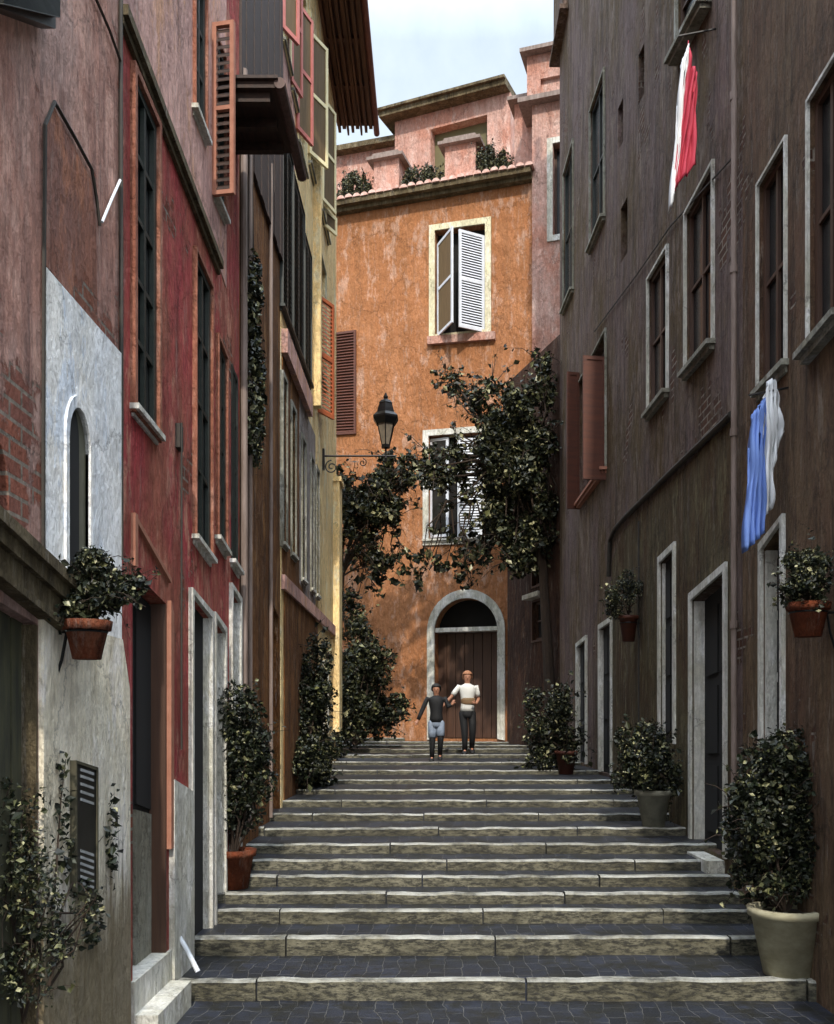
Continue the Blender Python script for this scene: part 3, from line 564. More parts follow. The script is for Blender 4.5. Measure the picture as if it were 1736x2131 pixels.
# cornice with a row of roof tiles
cn_ = MB(); cn_.slab(OW, [(aL, ztop - .18), (aR, ztop - .18), (aR, ztop - .1), (aL, ztop - .1)], -.02, .16); cn_.slab(OW, [(aL, ztop - .1), (aR, ztop - .1), (aR, ztop + .02), (aL, ztop + .02)], -.3, .30); cn_.build('cornice', 'olive', h.root)
tl = MB(); a = aL
while a < aR - .1:
    dz = random.uniform(-.012, .012); pts0 = []; pts1 = []
    for k in range(7):
        t_ = math.pi * k / 6; pts0.append((a + .09 - .085 * math.cos(t_), ztop + .015 + .075 * math.sin(t_) + dz))
    tl.slab(OW, pts0, -.35, .34 + random.uniform(-.02, .02)); a += .185
tl.build('roof_tiles', 'tile', h.root)
for (u0, u1, v0, v1) in ((778, 830, 333, 425), (926, 990, 300, 410)):
    off = -.35; a0, a1 = OW.hit(u0, 380, off)[0], OW.hit(u1, 380, off)[0]; z1 = OW.hit((u0 + u1) / 2, v0, off)[1]
    p = MB(); p.slab(OW, [(a0, ztop - .05), (a1, ztop - .05), (a1, z1), (a0, z1)], off - .6, off); o = p.build('terrace_pillar', 'pink', h.root)
    p = MB(); p.slab(OW, [(a0 - .13, z1), (a1 + .13, z1), (a1 + .13, z1 + .07), (a0 - .13, z1 + .07)], off - .73, off + .13); p.slab(OW, [(a0 - .06, z1 + .07), (a1 + .06, z1 + .07), (a1 + .0, z1 + .16), (a0 - .0, z1 + .16)], off - .66, off + .06); p.build('cap', 'gutter', o)

# rooftop house behind the terrace
h = House('salmon rooftop house with a slab roof and dark loggia behind the terrace', name='rooftop_house')
OB = Pl(OW.w(0, 0, -4)[:2], (4.5, -2.1), (-2.1, -4.5))
def obq(*pts, k=.4): return [tuple(x) for x in quad(OB, pts, k)]
q = obq((822, 250), (1062, 195), (1062, 520), (822, 520), k=.4); h.body.slab(OB, q, -4, 0)
q2 = obq((560, 328), (821, 300), (821, 520), (560, 520)); h.body.slab(OB, [q2[0], (q[0][0] - .004, q2[1][1]), (q[0][0] - .004, q2[2][1]), q2[3]], -3.6, -.3)
lg = obq((896, 268), (1014, 240), (1014, 400), (896, 400), k=.5); h.cutq(OB, lg, .3)
h.finish('pink')
p = MB(); p.slab(OB, grow(lg, -.004), -.32, -.27); p.build('loggia_wall', rough('olive_plaster', '5e5a3c', '6c6444', s=3), h.root)
p = MB(); rz0, rz1 = q[0][1], q[1][1]; p.slab(OB, [(q[0][0] - .3, rz0 + .13), (q[1][0], rz1 + .13), (q[1][0], rz1), (q[0][0] - .3, rz0)], -4.3, .35); p.slab(OB, [(q[0][0] - .38, rz0 + .2), (q[1][0], rz1 + .2), (q[1][0], rz1 + .135), (q[0][0] - .38, rz0 + .135)], -4.4, .43)
p.slab(OB, [(q2[0][0], q2[0][1] + .14), (q[0][0] - .01, q2[1][1] + .14), (q[0][0] - .01, q2[1][1]), (q2[0][0], q2[0][1])], -3.9, -.02); p.build('roof', 'olive', h.root)

# salmon house right of the orange one
h = House('tall narrow salmon house with a white framed window right of the orange house')
PH = Pl(OW.w(0, 0, .0)[:2], _e, (_e[1], -_e[0])); ap0 = OW.hit(1109, 500)[0] + .005; ap1 = ap0 + 1.4
zc1 = OW.hit(1130, 222)[1]; zc0 = OW.hit(1140, 790)[1]
h.body.slab(OW, [(ap0, zc0), (ap1, zc0), (ap1, zc1), (ap0, zc1)], -4.2, .10)
a0, zt_ = OW.hit(1098, 122); h.body.slab(OW, [(a0, zc1 + .11), (ap1, zc1 + .11), (ap1, zt_), (a0, zt_)], -3, .06)
a2, zt2 = OW.hit(1058, 182); h.body.slab(OW, [(a2, ztop + .1), (a0 - .004, ztop + .1), (a0 - .004, zt2), (a2, zt2)], -3.2, -.6)
w_ = window(h, OW, [(OW.hit(1153, 300)[0], OW.hit(1153, 306)[1]), (OW.hit(1184, 300)[0], OW.hit(1153, 306)[1]), (OW.hit(1184, 300)[0], OW.hit(1153, 495)[1]), (OW.hit(1153, 300)[0], OW.hit(1153, 495)[1])], fmat='wstone', fw=.12, sill=None, kind='glass', smat='wood2', mull=0, bars=0, proud=.14, recess=.12)
rc = [(OW.hit(1126, 170)[0], OW.hit(1126, 168)[1]), (OW.hit(1172, 170)[0], OW.hit(1126, 168)[1]), (OW.hit(1172, 170)[0], OW.hit(1126, 218)[1]), (OW.hit(1126, 170)[0], OW.hit(1126, 218)[1])]
h.cutq(OW, rc, .02)
h.finish('pink')
p = MB(); p.slab(OW, [(a0 - .15, zc1), (ap1, zc1), (ap1, zc1 + .1), (a0 - .15, zc1 + .1)], -4.3, .3); p.slab(OW, [(a0 - .12, zt_), (ap1, zt_), (ap1, zt_ + .08), (a0 - .12, zt_ + .08)], -3.1, .25); p.slab(OW, [(a2 - .12, zt2), (a0 - .004, zt2), (a0 - .004, zt2 + .08), (a2 - .12, zt2 + .08)], -3.3, -.4); p.build('cornice', 'gutter', h.root)
# dark low house in the shade below it
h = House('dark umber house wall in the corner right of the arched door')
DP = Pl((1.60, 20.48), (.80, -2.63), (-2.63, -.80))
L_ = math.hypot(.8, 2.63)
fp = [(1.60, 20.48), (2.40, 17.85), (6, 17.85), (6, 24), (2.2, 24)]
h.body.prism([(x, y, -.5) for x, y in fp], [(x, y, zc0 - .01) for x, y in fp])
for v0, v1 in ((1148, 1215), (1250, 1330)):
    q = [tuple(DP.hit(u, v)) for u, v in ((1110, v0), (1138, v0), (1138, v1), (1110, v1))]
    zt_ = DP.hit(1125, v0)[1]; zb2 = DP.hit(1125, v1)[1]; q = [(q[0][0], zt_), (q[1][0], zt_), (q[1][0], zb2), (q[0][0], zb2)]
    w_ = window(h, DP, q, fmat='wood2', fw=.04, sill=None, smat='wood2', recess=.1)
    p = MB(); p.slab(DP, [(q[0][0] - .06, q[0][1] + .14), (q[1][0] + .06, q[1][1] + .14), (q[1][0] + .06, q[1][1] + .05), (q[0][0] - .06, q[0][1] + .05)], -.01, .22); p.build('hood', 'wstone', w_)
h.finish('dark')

# ------------------------------------------------------------------ right: one long tall house and the umber one in front
def rw(u): return 2.36 * F / (u - UH)
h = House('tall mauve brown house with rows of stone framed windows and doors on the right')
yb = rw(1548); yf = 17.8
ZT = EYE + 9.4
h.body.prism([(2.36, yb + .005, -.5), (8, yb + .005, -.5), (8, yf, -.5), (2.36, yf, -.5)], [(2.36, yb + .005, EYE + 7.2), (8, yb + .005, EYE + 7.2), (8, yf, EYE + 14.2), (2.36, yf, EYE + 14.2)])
G = dict(fmat='gstone', sill='gstone', smat='wood2', recess=.06)
window(h, RW, Q(RW, (1230, 222), (1259, 160), (1259, 455), (1230, 510)), fw=.03, **{**G, 'smat': 'green'}, sd=.08)
window(h, RW, Q(RW, (1174, 360), (1194, 300), (1194, 606), (1174, 640)), fw=.03, **{**G, 'smat': 'green'}, sd=.08)
for p4 in (((1329, 110), (1341, 95), (1341, 200), (1329, 211)), ((1286, 222), (1297, 208), (1297, 300), (1286, 310)), ((1292, 430), (1306, 415), (1306, 530), (1292, 543))):
    window(h, RW, Q(RW, *p4), fw=0, sill=None, kind='dark_in', smat='wood', recess=.2, mull=0, bars=0, name='slit_window')
window(h, RW, Q(RW, (1432, 440), (1487, 345), (1485, 715), (1428, 770)), **{**G, 'fmat': 'wstone'}, bars=1, fw=.028, sd=.08)
window(h, RW, Q(RW, (1354, 572), (1392, 522), (1390, 815), (1349, 860)), **{**G, 'fmat': 'wstone'}, bars=1, fw=.028, sd=.08)
w6 = window(h, RW, Q(RW, (1412, -90), (1478, -190), (1478, 30), (1412, 90)), **G, fw=.05, sd=.13)
w11 = window(h, RW, Q(RW, (1207, 790), (1262, 698), (1262, 975), (1207, 1045)), fmat='gstone', sill='terra', smat='wood2', fw=.03, recess=.15, sd=.1)
Y1 = rw(1262); leaf(w11, (2.35, Y1), ((1212 - UH) * Y1 / F, Y1 - .05), EYE + (VH - 999) * Y1 / F, EYE + (VH - 743) * Y1 / F, 'shb', 'shb', 0, solid=True)
Y1 = rw(1207); leaf(w11, (2.35, Y1), ((1179 - UH) * Y1 / F, Y1 - .05), EYE + (VH - 1060) * Y1 / F, EYE + (VH - 776) * Y1 / F, 'shb', 'shb', 0, solid=True)
def doorw(h, pl, q, fw=.07, col='wstone', reveal='wstone', base=None, recess=.13):
    if base is not None: q = [q[0], q[1], (q[2][0], base), (q[3][0], base)]
    h.cutq(pl, q, recess); f = MB(); ring(f, pl, grow(q, fw, 0), grow(q, .003, 0), -.02, .035, 0, (0, 1, 3)); d = f.build('door_frame', col, h.root)
    # pale stone reveal on the far jamb (or near one), and the dark door leaf ajar behind
    p = MB(); far = q[1][0] > q[0][0]; a = q[1][0] - .004; p.slab(pl, [(a - .03, q[1][1] - .01), (a, q[1][1] - .01), (a, q[2][1] + .01), (a - .03, q[2][1] + .01)], -recess + .02, .002); p.build('jamb', reveal, d)
    p = MB(); p.slab(pl, grow(q, -.004), -recess - .01, -recess + .015)
    for i in range(2):
        for j in range(3): c = [qpt(q, .12 + .42 * i, .06 + .31 * j), qpt(q, .46 + .42 * i, .06 + .31 * j), qpt(q, .46 + .42 * i, .32 + .31 * j), qpt(q, .12 + .42 * i, .32 + .31 * j)]; p.slab(pl, c, -recess + .015, -recess + .03)
    p.build('door', 'dark_in', d); return d
LOWC = True
def zat(Y):
    zz = 0
    for y, z_ in steps:
        if Y >= y: zz = z_
    return zz
for p4, base in ((((1201, 1352), (1219, 1330), (1224, 1645), (1206, 1640)), 1), (((1249, 1312), (1273, 1295), (1276, 1680), (1253, 1675)), 1), (((1372, 1180), (1406, 1140), (1406, 1548), (1384, 1546)), 0), (((1444, 1262), (1512, 1176), (1512, 1751), (1444, 1742)), 1)):
    q = Q(RW, *p4); doorw(h, RW, q, recess=.11 if p4[0][0] == 1444 else .05, base=(zat((q[0][0] + q[1][0]) / 2) + (.04 if base else 0)) if base else None)
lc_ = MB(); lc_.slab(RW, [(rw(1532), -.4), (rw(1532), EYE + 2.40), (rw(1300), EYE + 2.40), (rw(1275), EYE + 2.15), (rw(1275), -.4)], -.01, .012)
carve(lc_.build('lower_coat', plaster('olive_brown_plaster', '5c523a', '523e28', '6e6448', '18130c', .8, .9), h.root), h.cuts)  # olive brown lower storey, its colour also darkened for the shade low down
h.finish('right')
pp = MB()
pp.tube([RW.w(*RW.hit(u, v), .05) for u, v in ((1541, 1775), (1541, 1200), (1541, 600), (1542, 0), (1542, -300))], .022, n=10)
for v in (200, 560, 900, 1300): a_, z_ = RW.hit(1541, v); pp.tube([(2.31, a_, z_ - .03), (2.31, a_, z_ + .03)], .03, n=10)
pp.build('drainpipe', 'gutter', h.root)
pp = MB(); pp.tube([RW.w(*RW.hit(u, v), .03) for u, v in ((1530, 862), (1520, 872), (1400, 985), (1310, 1072), (1285, 1100), (1274, 1125), (1271, 1200))], .028, n=8)
pp.tube([RW.w(*RW.hit(u, v), .015) for u, v in ((1333, 1085), (1333, 1400), (1333, 1740))], .018, n=6); pp.tube([RW.w(*RW.hit(u, v), .02) for u, v in ((1528, 330), (1400, 470), (1330, 570), (1240, 690))], .008, n=5)
pp.build('conduit', 'cable', h.root)
bx_ = MB(); zz = EYE + (VH - 108) * yf / F; bx_.box(2.27, 2.4, yf - 1.1, yf + .2, zz, EYE + 14.5); bx_.box(2.2, 2.4, yf - 1.2, yf + .3, zz - .08, zz - .003); bx_.build('attic_bay', 'right', h.root)
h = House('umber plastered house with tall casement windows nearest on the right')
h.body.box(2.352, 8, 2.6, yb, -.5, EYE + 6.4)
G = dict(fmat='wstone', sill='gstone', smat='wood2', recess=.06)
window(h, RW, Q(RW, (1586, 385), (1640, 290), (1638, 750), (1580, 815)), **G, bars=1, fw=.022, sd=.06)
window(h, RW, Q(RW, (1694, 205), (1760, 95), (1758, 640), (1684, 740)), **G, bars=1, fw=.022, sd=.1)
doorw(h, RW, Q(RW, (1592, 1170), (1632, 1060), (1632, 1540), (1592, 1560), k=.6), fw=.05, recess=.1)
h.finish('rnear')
# casement leaf standing ajar in the near window
bs = MB(); bs.slab(RW, [RW.hit(*p) for p in ((1443, 1745), (1509, 1752), (1509, 1782), (1443, 1768))], 0, .01)
ds = MB(); ya, yb2 = rw(1512), rw(1440); zz = zat(ya) + .02; ds.box(2.20, 2.45, ya, yb2, zz - .25, zz + .075)
tag(ds.build('doorstep', 'wstone'), 'pale stone doorstep under the widest door of the right wall', 'doorstep', 'doorsteps')
ds = MB(); pa, pb = P3(278, 2065, 5.15), P3(350, 2025, 5.75); ds.box(-1.62, -1.455, 5.10, 5.80, -.02, .155)
tag(ds.build('doorstep', 'wstone'), 'square pale stone doorstep at the dark low doorway on the left', 'doorstep', 'doorsteps')
# ------------------------------------------------------------------ plants
def leaves(mb, blobs, n, size, seed=1, droop=0, mats=(0, 1, 2), wt=(.55, .3, .15), shell=.5):
    r = random.Random(seed); vol = [b[3] * b[4] * b[5] for b in blobs]
    for _ in range(n):
        b = r.choices(blobs, vol)[0]
        while True:
            d = Vector((r.uniform(-1, 1), r.uniform(-1, 1), r.uniform(-1, 1)))
            if 0.05 < d.length < 1: break
        l = d.length; d = d / l * (l ** shell)
        if r.random() < .24: d *= 1.0 + r.random() * .6
        p = Vector((b[0] + d.x * b[3], b[1] + d.y * b[4], b[2] + d.z * b[5]))
        nrm = (Vector((r.gauss(0, 1), r.gauss(0, 1), r.gauss(0, 1) + .6)) + d * .6).normalized()
        t = nrm.orthogonal().normalized(); t = Matrix.Rotation(r.uniform(0, 6.28), 3, nrm) @ t; s = nrm.cross(t)
        L0 = size * r.choice((.55, .75, 1, 1, 1.5)) * r.uniform(.8, 1.2); W0 = L0 * r.uniform(.28, .42)
        m = r.choices(mats, wt)[0]
        mb.add([p - t * L0 * .5, p + s * W0 + nrm * W0 * .25, p + t * L0 * .5 - nrm * L0 * .1, p - s * W0 + nrm * W0 * .25], [(0, 1, 2, 3)], m)
LM = ['leaf_d', 'leaf_m', 'leaf_l']
def branches(mb, base, blobs, n, r0, seed=1, mi=0):
    r = random.Random(seed)
    for _ in range(n):
        b = r.choice(blobs); e = Vector((b[0] + r.uniform(-.8, .8) * b[3], b[1] + r.uniform(-.8, .8) * b[4], b[2] + r.uniform(-.7, .9) * b[5]))
        s = Vector(base); m1 = s.lerp(e, .35) + Vector((r.uniform(-.1, .1), r.uniform(-.1, .1), r.uniform(0, .15))) * (e - s).length; m2 = s.lerp(e, .7) + Vector((r.uniform(-.08, .08), r.uniform(-.08, .08), r.uniform(-.02, .1))) * (e - s).length
        mb.tube([s, m1, m2, e], r0, r0 * .25, 5, mi)
def sprigs(ml, mt, blobs, k, size, seed, wt, up=.6, L0=.16):
    r = random.Random(seed + 77)
    for _ in range(k):
        b = r.choice(blobs); d = Vector((r.gauss(0, 1), r.gauss(0, .8), r.gauss(up, .8))).normalized()
        p = Vector((b[0] + d.x * b[3] * .8, b[1] + d.y * b[4] * .8, b[2] + d.z * b[5] * .8)); L_ = L0 * r.uniform(.6, 1.7); e = p + d * L_ + Vector((0, 0, -.25 * L_ * r.random()))
        q = p.lerp(e, .5) + Vector((r.uniform(-.1, .1), 0, .12)) * L_; mt.tube([p, q, e], .0035 * L0 / .16, .0015 * L0 / .16, 4)
        for j in range(r.randint(3, 8)):
            c = q.lerp(e, r.random()) if r.random() < .6 else p.lerp(q, r.random()); leaves(ml, [(c.x, c.y, c.z, size * .7, size * .7, size * .7)], 1, size, r.randint(0, 99999), wt=wt)
def bl(u, v, Y, ru, rv, ry=None):
    p = P3(u, v, Y); k = Y / F; return (p.x, p.y, p.z, ru * k, (ry if ry is not None else ru * k), rv * k)
def sub(blobs, n, f, seed):
    """break big lumps into uneven smaller clumps"""
    r = random.Random(seed); o = []
    for b in blobs:
        for _ in range(n):
            d = Vector((r.gauss(0, .5), r.gauss(0, .5), r.gauss(0, .5)))
            if d.length > .95: d *= .95 / d.length
            k = f * r.uniform(.6, 1.3); o.append((b[0] + d.x * b[3], b[1] + d.y * b[4], b[2] + d.z * b[5], b[3] * k, b[4] * k, b[5] * k))
    return o
def plant(name, label, cat, base, blobs, n, size, seed, group='plants in the alley', nbr=10, r0=.012, pot=None, wt=(.55, .3, .15), clump=(12, .34)):
    t = thing(name, label, cat, group); bb = sub(blobs, clump[0], clump[1], seed)
    m = MB(); leaves(m, bb, int(n * 2.3), size * .62, seed, wt=wt); m2 = MB(); branches(m2, base, bb, nbr, r0, seed); sprigs(m, m2, bb, int(n ** .5 * 1.6), size * .8, seed, wt, L0=size * 2.6)
    m.build('foliage', LM, t); m2.build('stem', 'bark', t)
    if pot: pot(t)
    return t
def potmb(c, rt, rb, hh, mat, rimh=.05, rim=.02, n=28, ribs=0):
    def f(t):
        m = MB(); prof = [(rb, 0)]
        if ribs:
            for i in range(ribs):
                z0 = hh * (i + .1) / ribs; z1 = hh * (i + .9) / ribs; r0 = rb + (rt - rb) * z0 / hh; r1 = rb + (rt - rb) * z1 / hh
                prof += [(r0, z0), (r0 + .002, z0 + .008), (r1 + .002, z1 - .008), (r1, z1)]
        prof += [(rt, hh - rimh), (rt + rim, hh - rimh), (rt + rim + .006, hh), (rt - .02, hh), (rt - .03, hh - .05)]
        m.lathe(c, prof, n); m.build('pot', mat, t, True if not ribs else False)
        m = MB(); m.lathe((c[0], c[1], c[2] + hh - .06), [(rt - .03, 0), (rt - .03, .02), (.01, .03)], n); m.build('soil', 'soil', t)
    return f
# potted shrubs standing on the steps
def stand(u, v, Y=None): return
def potplant(label, u, vb, Y, rt, rb, hh, mat, blobs, n, size, seed, group, wt=(.6, .28, .12), ribs=0, zbase=None, nbr=12):
    z0 = zat(Y) if zbase is None else zbase; c = ((u - UH) * Y / F, Y, z0)
    return plant('potted_shrub', label, 'potted plant', (c[0], c[1], z0 + hh - .05), blobs, n, size, seed, group, nbr, .012, potmb(c, rt, rb, hh, mat, ribs=ribs), wt)
PG = 'potted shrubs on the steps'
potplant('tall dark shrub in a terracotta pot by the left wall', 487, 1850, 7.5, .15, .11, .30, 'pot', [bl(490, 1690, 7.5, 52, 60), bl(495, 1580, 7.45, 55, 85), bl(500, 1480, 7.4, 42, 80), bl(515, 1620, 7.5, 50, 60), bl(490, 1630, 7.5, 60, 90), bl(505, 1540, 7.5, 50, 80)], 4500, .055, 11, PG, (.75, .17, .08))
potplant('large dark shrub in a cream ribbed pot at bottom right', 1637, 2000, 6.05, .215, .14, .42, 'creampot', [bl(1610, 1760, 6.1, 95, 110, .26), bl(1600, 1600, 6.1, 85, 110, .25), bl(1650, 1680, 6.1, 65, 140, .2), bl(1570, 1830, 6.3, 50, 50), bl(1610, 1680, 6.1, 90, 120, .26), bl(1560, 1700, 6.3, 55, 120, .2), bl(1660, 1780, 6.05, 50, 80, .15)], 8500, .055, 12, PG, (.74, .18, .08), ribs=0, nbr=18)
potplant('medium shrub in a grey cement pot by the right wall', 1360, 1740, 9.0, .155, .10, .34, 'concrete', [bl(1350, 1600, 9.0, 55, 65, .22), bl(1335, 1560, 9.1, 45, 55, .2), bl(1375, 1640, 9, 35, 40, .16), bl(1345, 1610, 9, 60, 60, .22)], 3400, .06, 13, PG, (.7, .2, .1))
potplant('dark shrub in a small brown pot beyond the narrow doors at right', 1178, 1640, 13.6, .14, .10, .33, 'shb', [bl(1150, 1500, 13.8, 55, 70, .35), bl(1140, 1560, 13.9, 45, 45, .3), bl(1180, 1550, 13.6, 30, 40, .2), bl(1150, 1530, 13.8, 55, 70, .3)], 3600, .075, 14, PG, (.72, .2, .08))
# wall pots on iron rings
def wallpot(label, pl, u, vt, vb, off, rt, mat, blobs, n, seed, side):
    a, z0 = pl.hit(u, vb, off); c = pl.w(a, z0, off); hh = pl.hit(u, vt, off)[1] - z0
    t = plant('hanging_plant', label, 'hanging plant', (c[0], c[1], z0 + hh), blobs, n, .035, seed, 'wall pots', 10, .006, potmb(c, rt, rt * .68, hh, mat, .04, .014, 20), (.62, .28, .1))
    m = MB(); zr_ = z0 + hh * .72; m.tube([(c[0] + (rt * .97) * math.cos(k / 12 * 2 * math.pi), c[1] + rt * .97 * math.sin(k / 12 * 2 * math.pi), zr_) for k in range(13)], .007, n=5)
    w0 = pl.w(a, zr_, 0); m.tube([w0, pl.w(a, zr_, off - rt)], .008, n=5); m.tube([pl.w(a, zr_ - .22, 0), pl.w(a, zr_ - .12, (off - rt) * .6), pl.w(a, zr_, off - rt)], .007, n=5); m.build('bracket', 'black', t)
YW = lw(190)
wallpot('bushy plant in a terracotta pot hung on the pale blue wall at left', LW, 181, 1292, 1372, .14, .085, 'pot', [bl(195, 1228, 4.08, 66, 62, .13), bl(170, 1250, 4.05, 42, 38, .1), bl(235, 1240, 4.15, 42, 38, .1), bl(275, 1222, 4.2, 30, 26, .07)], 6500, 21, 1)
wallpot('plant in an orange wall pot at the right edge under the tall casement', RW, 1682, 1255, 1325, .16, .11, 'pot', [bl(1672, 1200, 5.55, 48, 48, .13), bl(1640, 1240, 5.65, 22, 22, .08), bl(1700, 1220, 5.5, 30, 40, .08)], 2400, 22, -1)
wallpot('dark plant in a small wall pot above the narrow doors at right', RW, 1308, 1282, 1335, .14, .10, 'shb', [bl(1300, 1230, 10.8, 34, 42, .18), bl(1280, 1262, 10.9, 25, 25, .12)], 1500, 23, -1)
# shrubs
plant('shrub', 'sprawling creeper shrub at the bottom left corner of the pale wall', 'shrub', P3(30, 2150, 3.9) + Vector((.02, 0, 0)), [bl(55, 1880, 3.75, 75, 110, .12), bl(40, 1720, 3.75, 65, 90, .10), bl(110, 1960, 4.0, 60, 90, .1), bl(30, 2020, 3.7, 60, 70, .12), bl(60, 1800, 3.72, 70, 120, .11), bl(140, 1890, 3.95, 60, 70, .08), bl(70, 2000, 3.75, 70, 80, .12)], 850, .036, 31, 'shrubs against the walls', 24, .008, wt=(.6, .28, .12), clump=(12, .3))
sp = MB(); rr = random.Random(5); tg = thing('creeper', 'thin creeper sprigs around the dark panel on the white wall', 'creeper', 'shrubs against the walls')
bb = []
for (u, v, ru, rv) in ((110, 1680, 30, 50), (215, 1740, 20, 90), (120, 1780, 32, 40), (175, 1920, 45, 50), (215, 1690, 12, 30), (110, 1590, 20, 30), (150, 1850, 40, 20)):
    a, z_ = LW.hit(u, v); bb.append((-1.555, a, z_, .02, ru * a / F * 1.3, rv * a / F))
leaves(sp, bb, 330, .036, 6, wt=(.8, .15, .05)); sp.build('foliage', LM, tg)
sp = MB()
for c_ in (((90, 1960), (120, 1870), (150, 1800), (200, 1740)), ((90, 1940), (100, 1800), (110, 1660), (120, 1580)), ((95, 1900), (150, 1900), (190, 1870))): sp.tube([LW.w(*LW.hit(u, v), .035) for u, v in c_], .006, .002, 4)
sp.build('stem', 'bark', tg)
plant('shrub', 'dark leafy shrub filling the corner below the yellow house', 'shrub', P3(650, 1640, 11.8), [bl(640, 1420, 11.6, 42, 90, .3), bl(655, 1540, 11.8, 50, 90, .35), bl(635, 1600, 11.2, 40, 60, .3), bl(645, 1480, 11.7, 50, 110, .3), bl(660, 1580, 11.9, 50, 70, .3)], 6500, .075, 32, 'shrubs against the walls', 14, .02, wt=(.72, .2, .08))
plant('shrub', 'large loose shrub in front of the orange wall left of the arched door', 'shrub', P3(740, 1550, 18.2), [bl(760, 1400, 18.4, 75, 95, .5), bl(735, 1480, 18.2, 60, 60, .5), bl(790, 1470, 18.6, 55, 45, .4), bl(745, 1310, 18.4, 42, 60, .4), bl(740, 1420, 18.3, 60, 110, .4), bl(720, 1520, 18.1, 50, 40, .4), bl(725, 1270, 18.4, 32, 60, .3), bl(730, 1440, 18.2, 50, 110, .35), bl(800, 1500, 18.5, 45, 35, .3)], 8200, .11, 33, 'shrubs against the walls', 26, .022, wt=(.64, .25, .11), clump=(14, .26))
# trees
def tree(label, base, trunk, blobs, n, size, seed, hang, r0=.12, wt=(.58, .28, .14)):
    t = thing('tree', label, 'tree', 'trees by the orange house'); bb = sub(blobs, 13, .24, seed)
    m = MB(); leaves(m, bb, int(n * 2.2), size * .68, seed, wt=wt)
    tm = MB(); tm.tube(trunk, r0, r0 * .4, 10); branches(tm, trunk[-1], bb, 70, r0 * .28, seed)
    branches(tm, trunk[len(trunk) // 2], bb, 12, r0 * .25, seed + 3)
    r = random.Random(seed)
    for (u0, v0, u1, v1, Y) in hang:                       # bare twigs with a few leaves at the tips
        a, b = P3(u0, v0, Y), P3(u1, v1, Y); mid = a.lerp(b, .5) + Vector((r.uniform(-.15, .15), 0, .08)); tm.tube([a, mid, b], .018, .006, 5)
        for k in range(3):
            c = mid.lerp(b, r.random()); d = c + Vector((r.uniform(-.25, .25), r.uniform(-.1, .1), r.uniform(-.3, .05))); tm.tube([c, d], .008, .004, 4); leaves(m, [(d.x, d.y, d.z, .09, .09, .08)], 10, size, r.randint(0, 9999), wt=wt)
    sprigs(m, tm, bb, 260, size * .75, seed, wt, .2, .38)
    m.build('crown', LM, t); tm.build('trunk', 'bark', t)
rr = random.Random(9)
hang = [(rr.uniform(900, 1050), rr.uniform(1040, 1130), 0, 0, rr.uniform(18.3, 19.3)) for _ in range(22)]
hang = [(a, b, a + rr.uniform(-45, 25), b + rr.uniform(60, 130), y) for a, b, _, _, y in hang]
tree('big dark tree leaning from the right across the window of the orange house', None, [P3(1150, 1545, 18.0), P3(1140, 1350, 18.0), P3(1130, 1180, 18.05), P3(1100, 1060, 18.1), P3(1070, 980, 18.2)],
     [bl(1085, 880, 18.0, 75, 95, .7), bl(1020, 950, 18.2, 85, 95, .6), bl(1110, 1000, 17.9, 58, 120, .6), bl(950, 960, 18.5, 70, 62, .45), bl(1040, 1050, 18.2, 70, 70, .5), bl(1130, 790, 17.7, 38, 70, .4), bl(1010, 830, 18.3, 55, 50, .4), bl(935, 1020, 18.5, 55, 50, .35), bl(1120, 1120, 18.0, 40, 70, .4), bl(940, 810, 18.6, 40, 30, .25), bl(1100, 1060, 17.95, 60, 110, .5), bl(1080, 1140, 18.1, 60, 60, .4), bl(1060, 930, 18.1, 90, 110, .5)], 9800, .13, 41, hang, wt=(.58, .27, .15))
hang = [(rr.uniform(740, 830), rr.uniform(1090, 1150), 0, 0, 18.9) for _ in range(10)]
hang = [(a, b, a + rr.uniform(-30, 40), b + rr.uniform(50, 110), y) for a, b, _, _, y in hang]
tree('smaller round crowned tree against the orange wall under the lantern', None, [P3(700, 1545, 19.0), P3(704, 1350, 19.0), P3(712, 1200, 18.9), P3(735, 1100, 18.8)],
     [bl(760, 1030, 18.7, 75, 72, .45), bl(715, 1060, 18.7, 40, 85, .4), bl(815, 1000, 18.8, 50, 50, .3), bl(850, 970, 18.8, 35, 35, .25), bl(800, 1070, 18.8, 50, 45, .3), bl(770, 1150, 18.8, 45, 40, .3)], 3900, .13, 42, hang, r0=.08)
# ivy strand on the ochre house
t = thing('ivy', 'thin ivy strand hanging down the ochre brown house', 'ivy', 'shrubs against the walls'); m = MB(); bb = []
for k in range(26): v = 560 + 380 * k / 25; a, z_ = LW.hit(518 + rr.uniform(-10, 12), v); bb.append((-1.55, a, z_, .045, .12, .14))
leaves(m, bb, 2300, .05, 51, wt=(.5, .32, .18)); m.build('foliage', LM, t)
m = MB(); m.tube([LW.w(*LW.hit(u, v), .03) for u, v in ((517, 330), (520, 560), (515, 760), (522, 940))], .014, .008, 5); m.tube([LW.w(*LW.hit(u, v), .03) for u, v in ((512, 300), (508, 600), (512, 900))], .01, .006, 5); m.build('stem', 'bark', t)
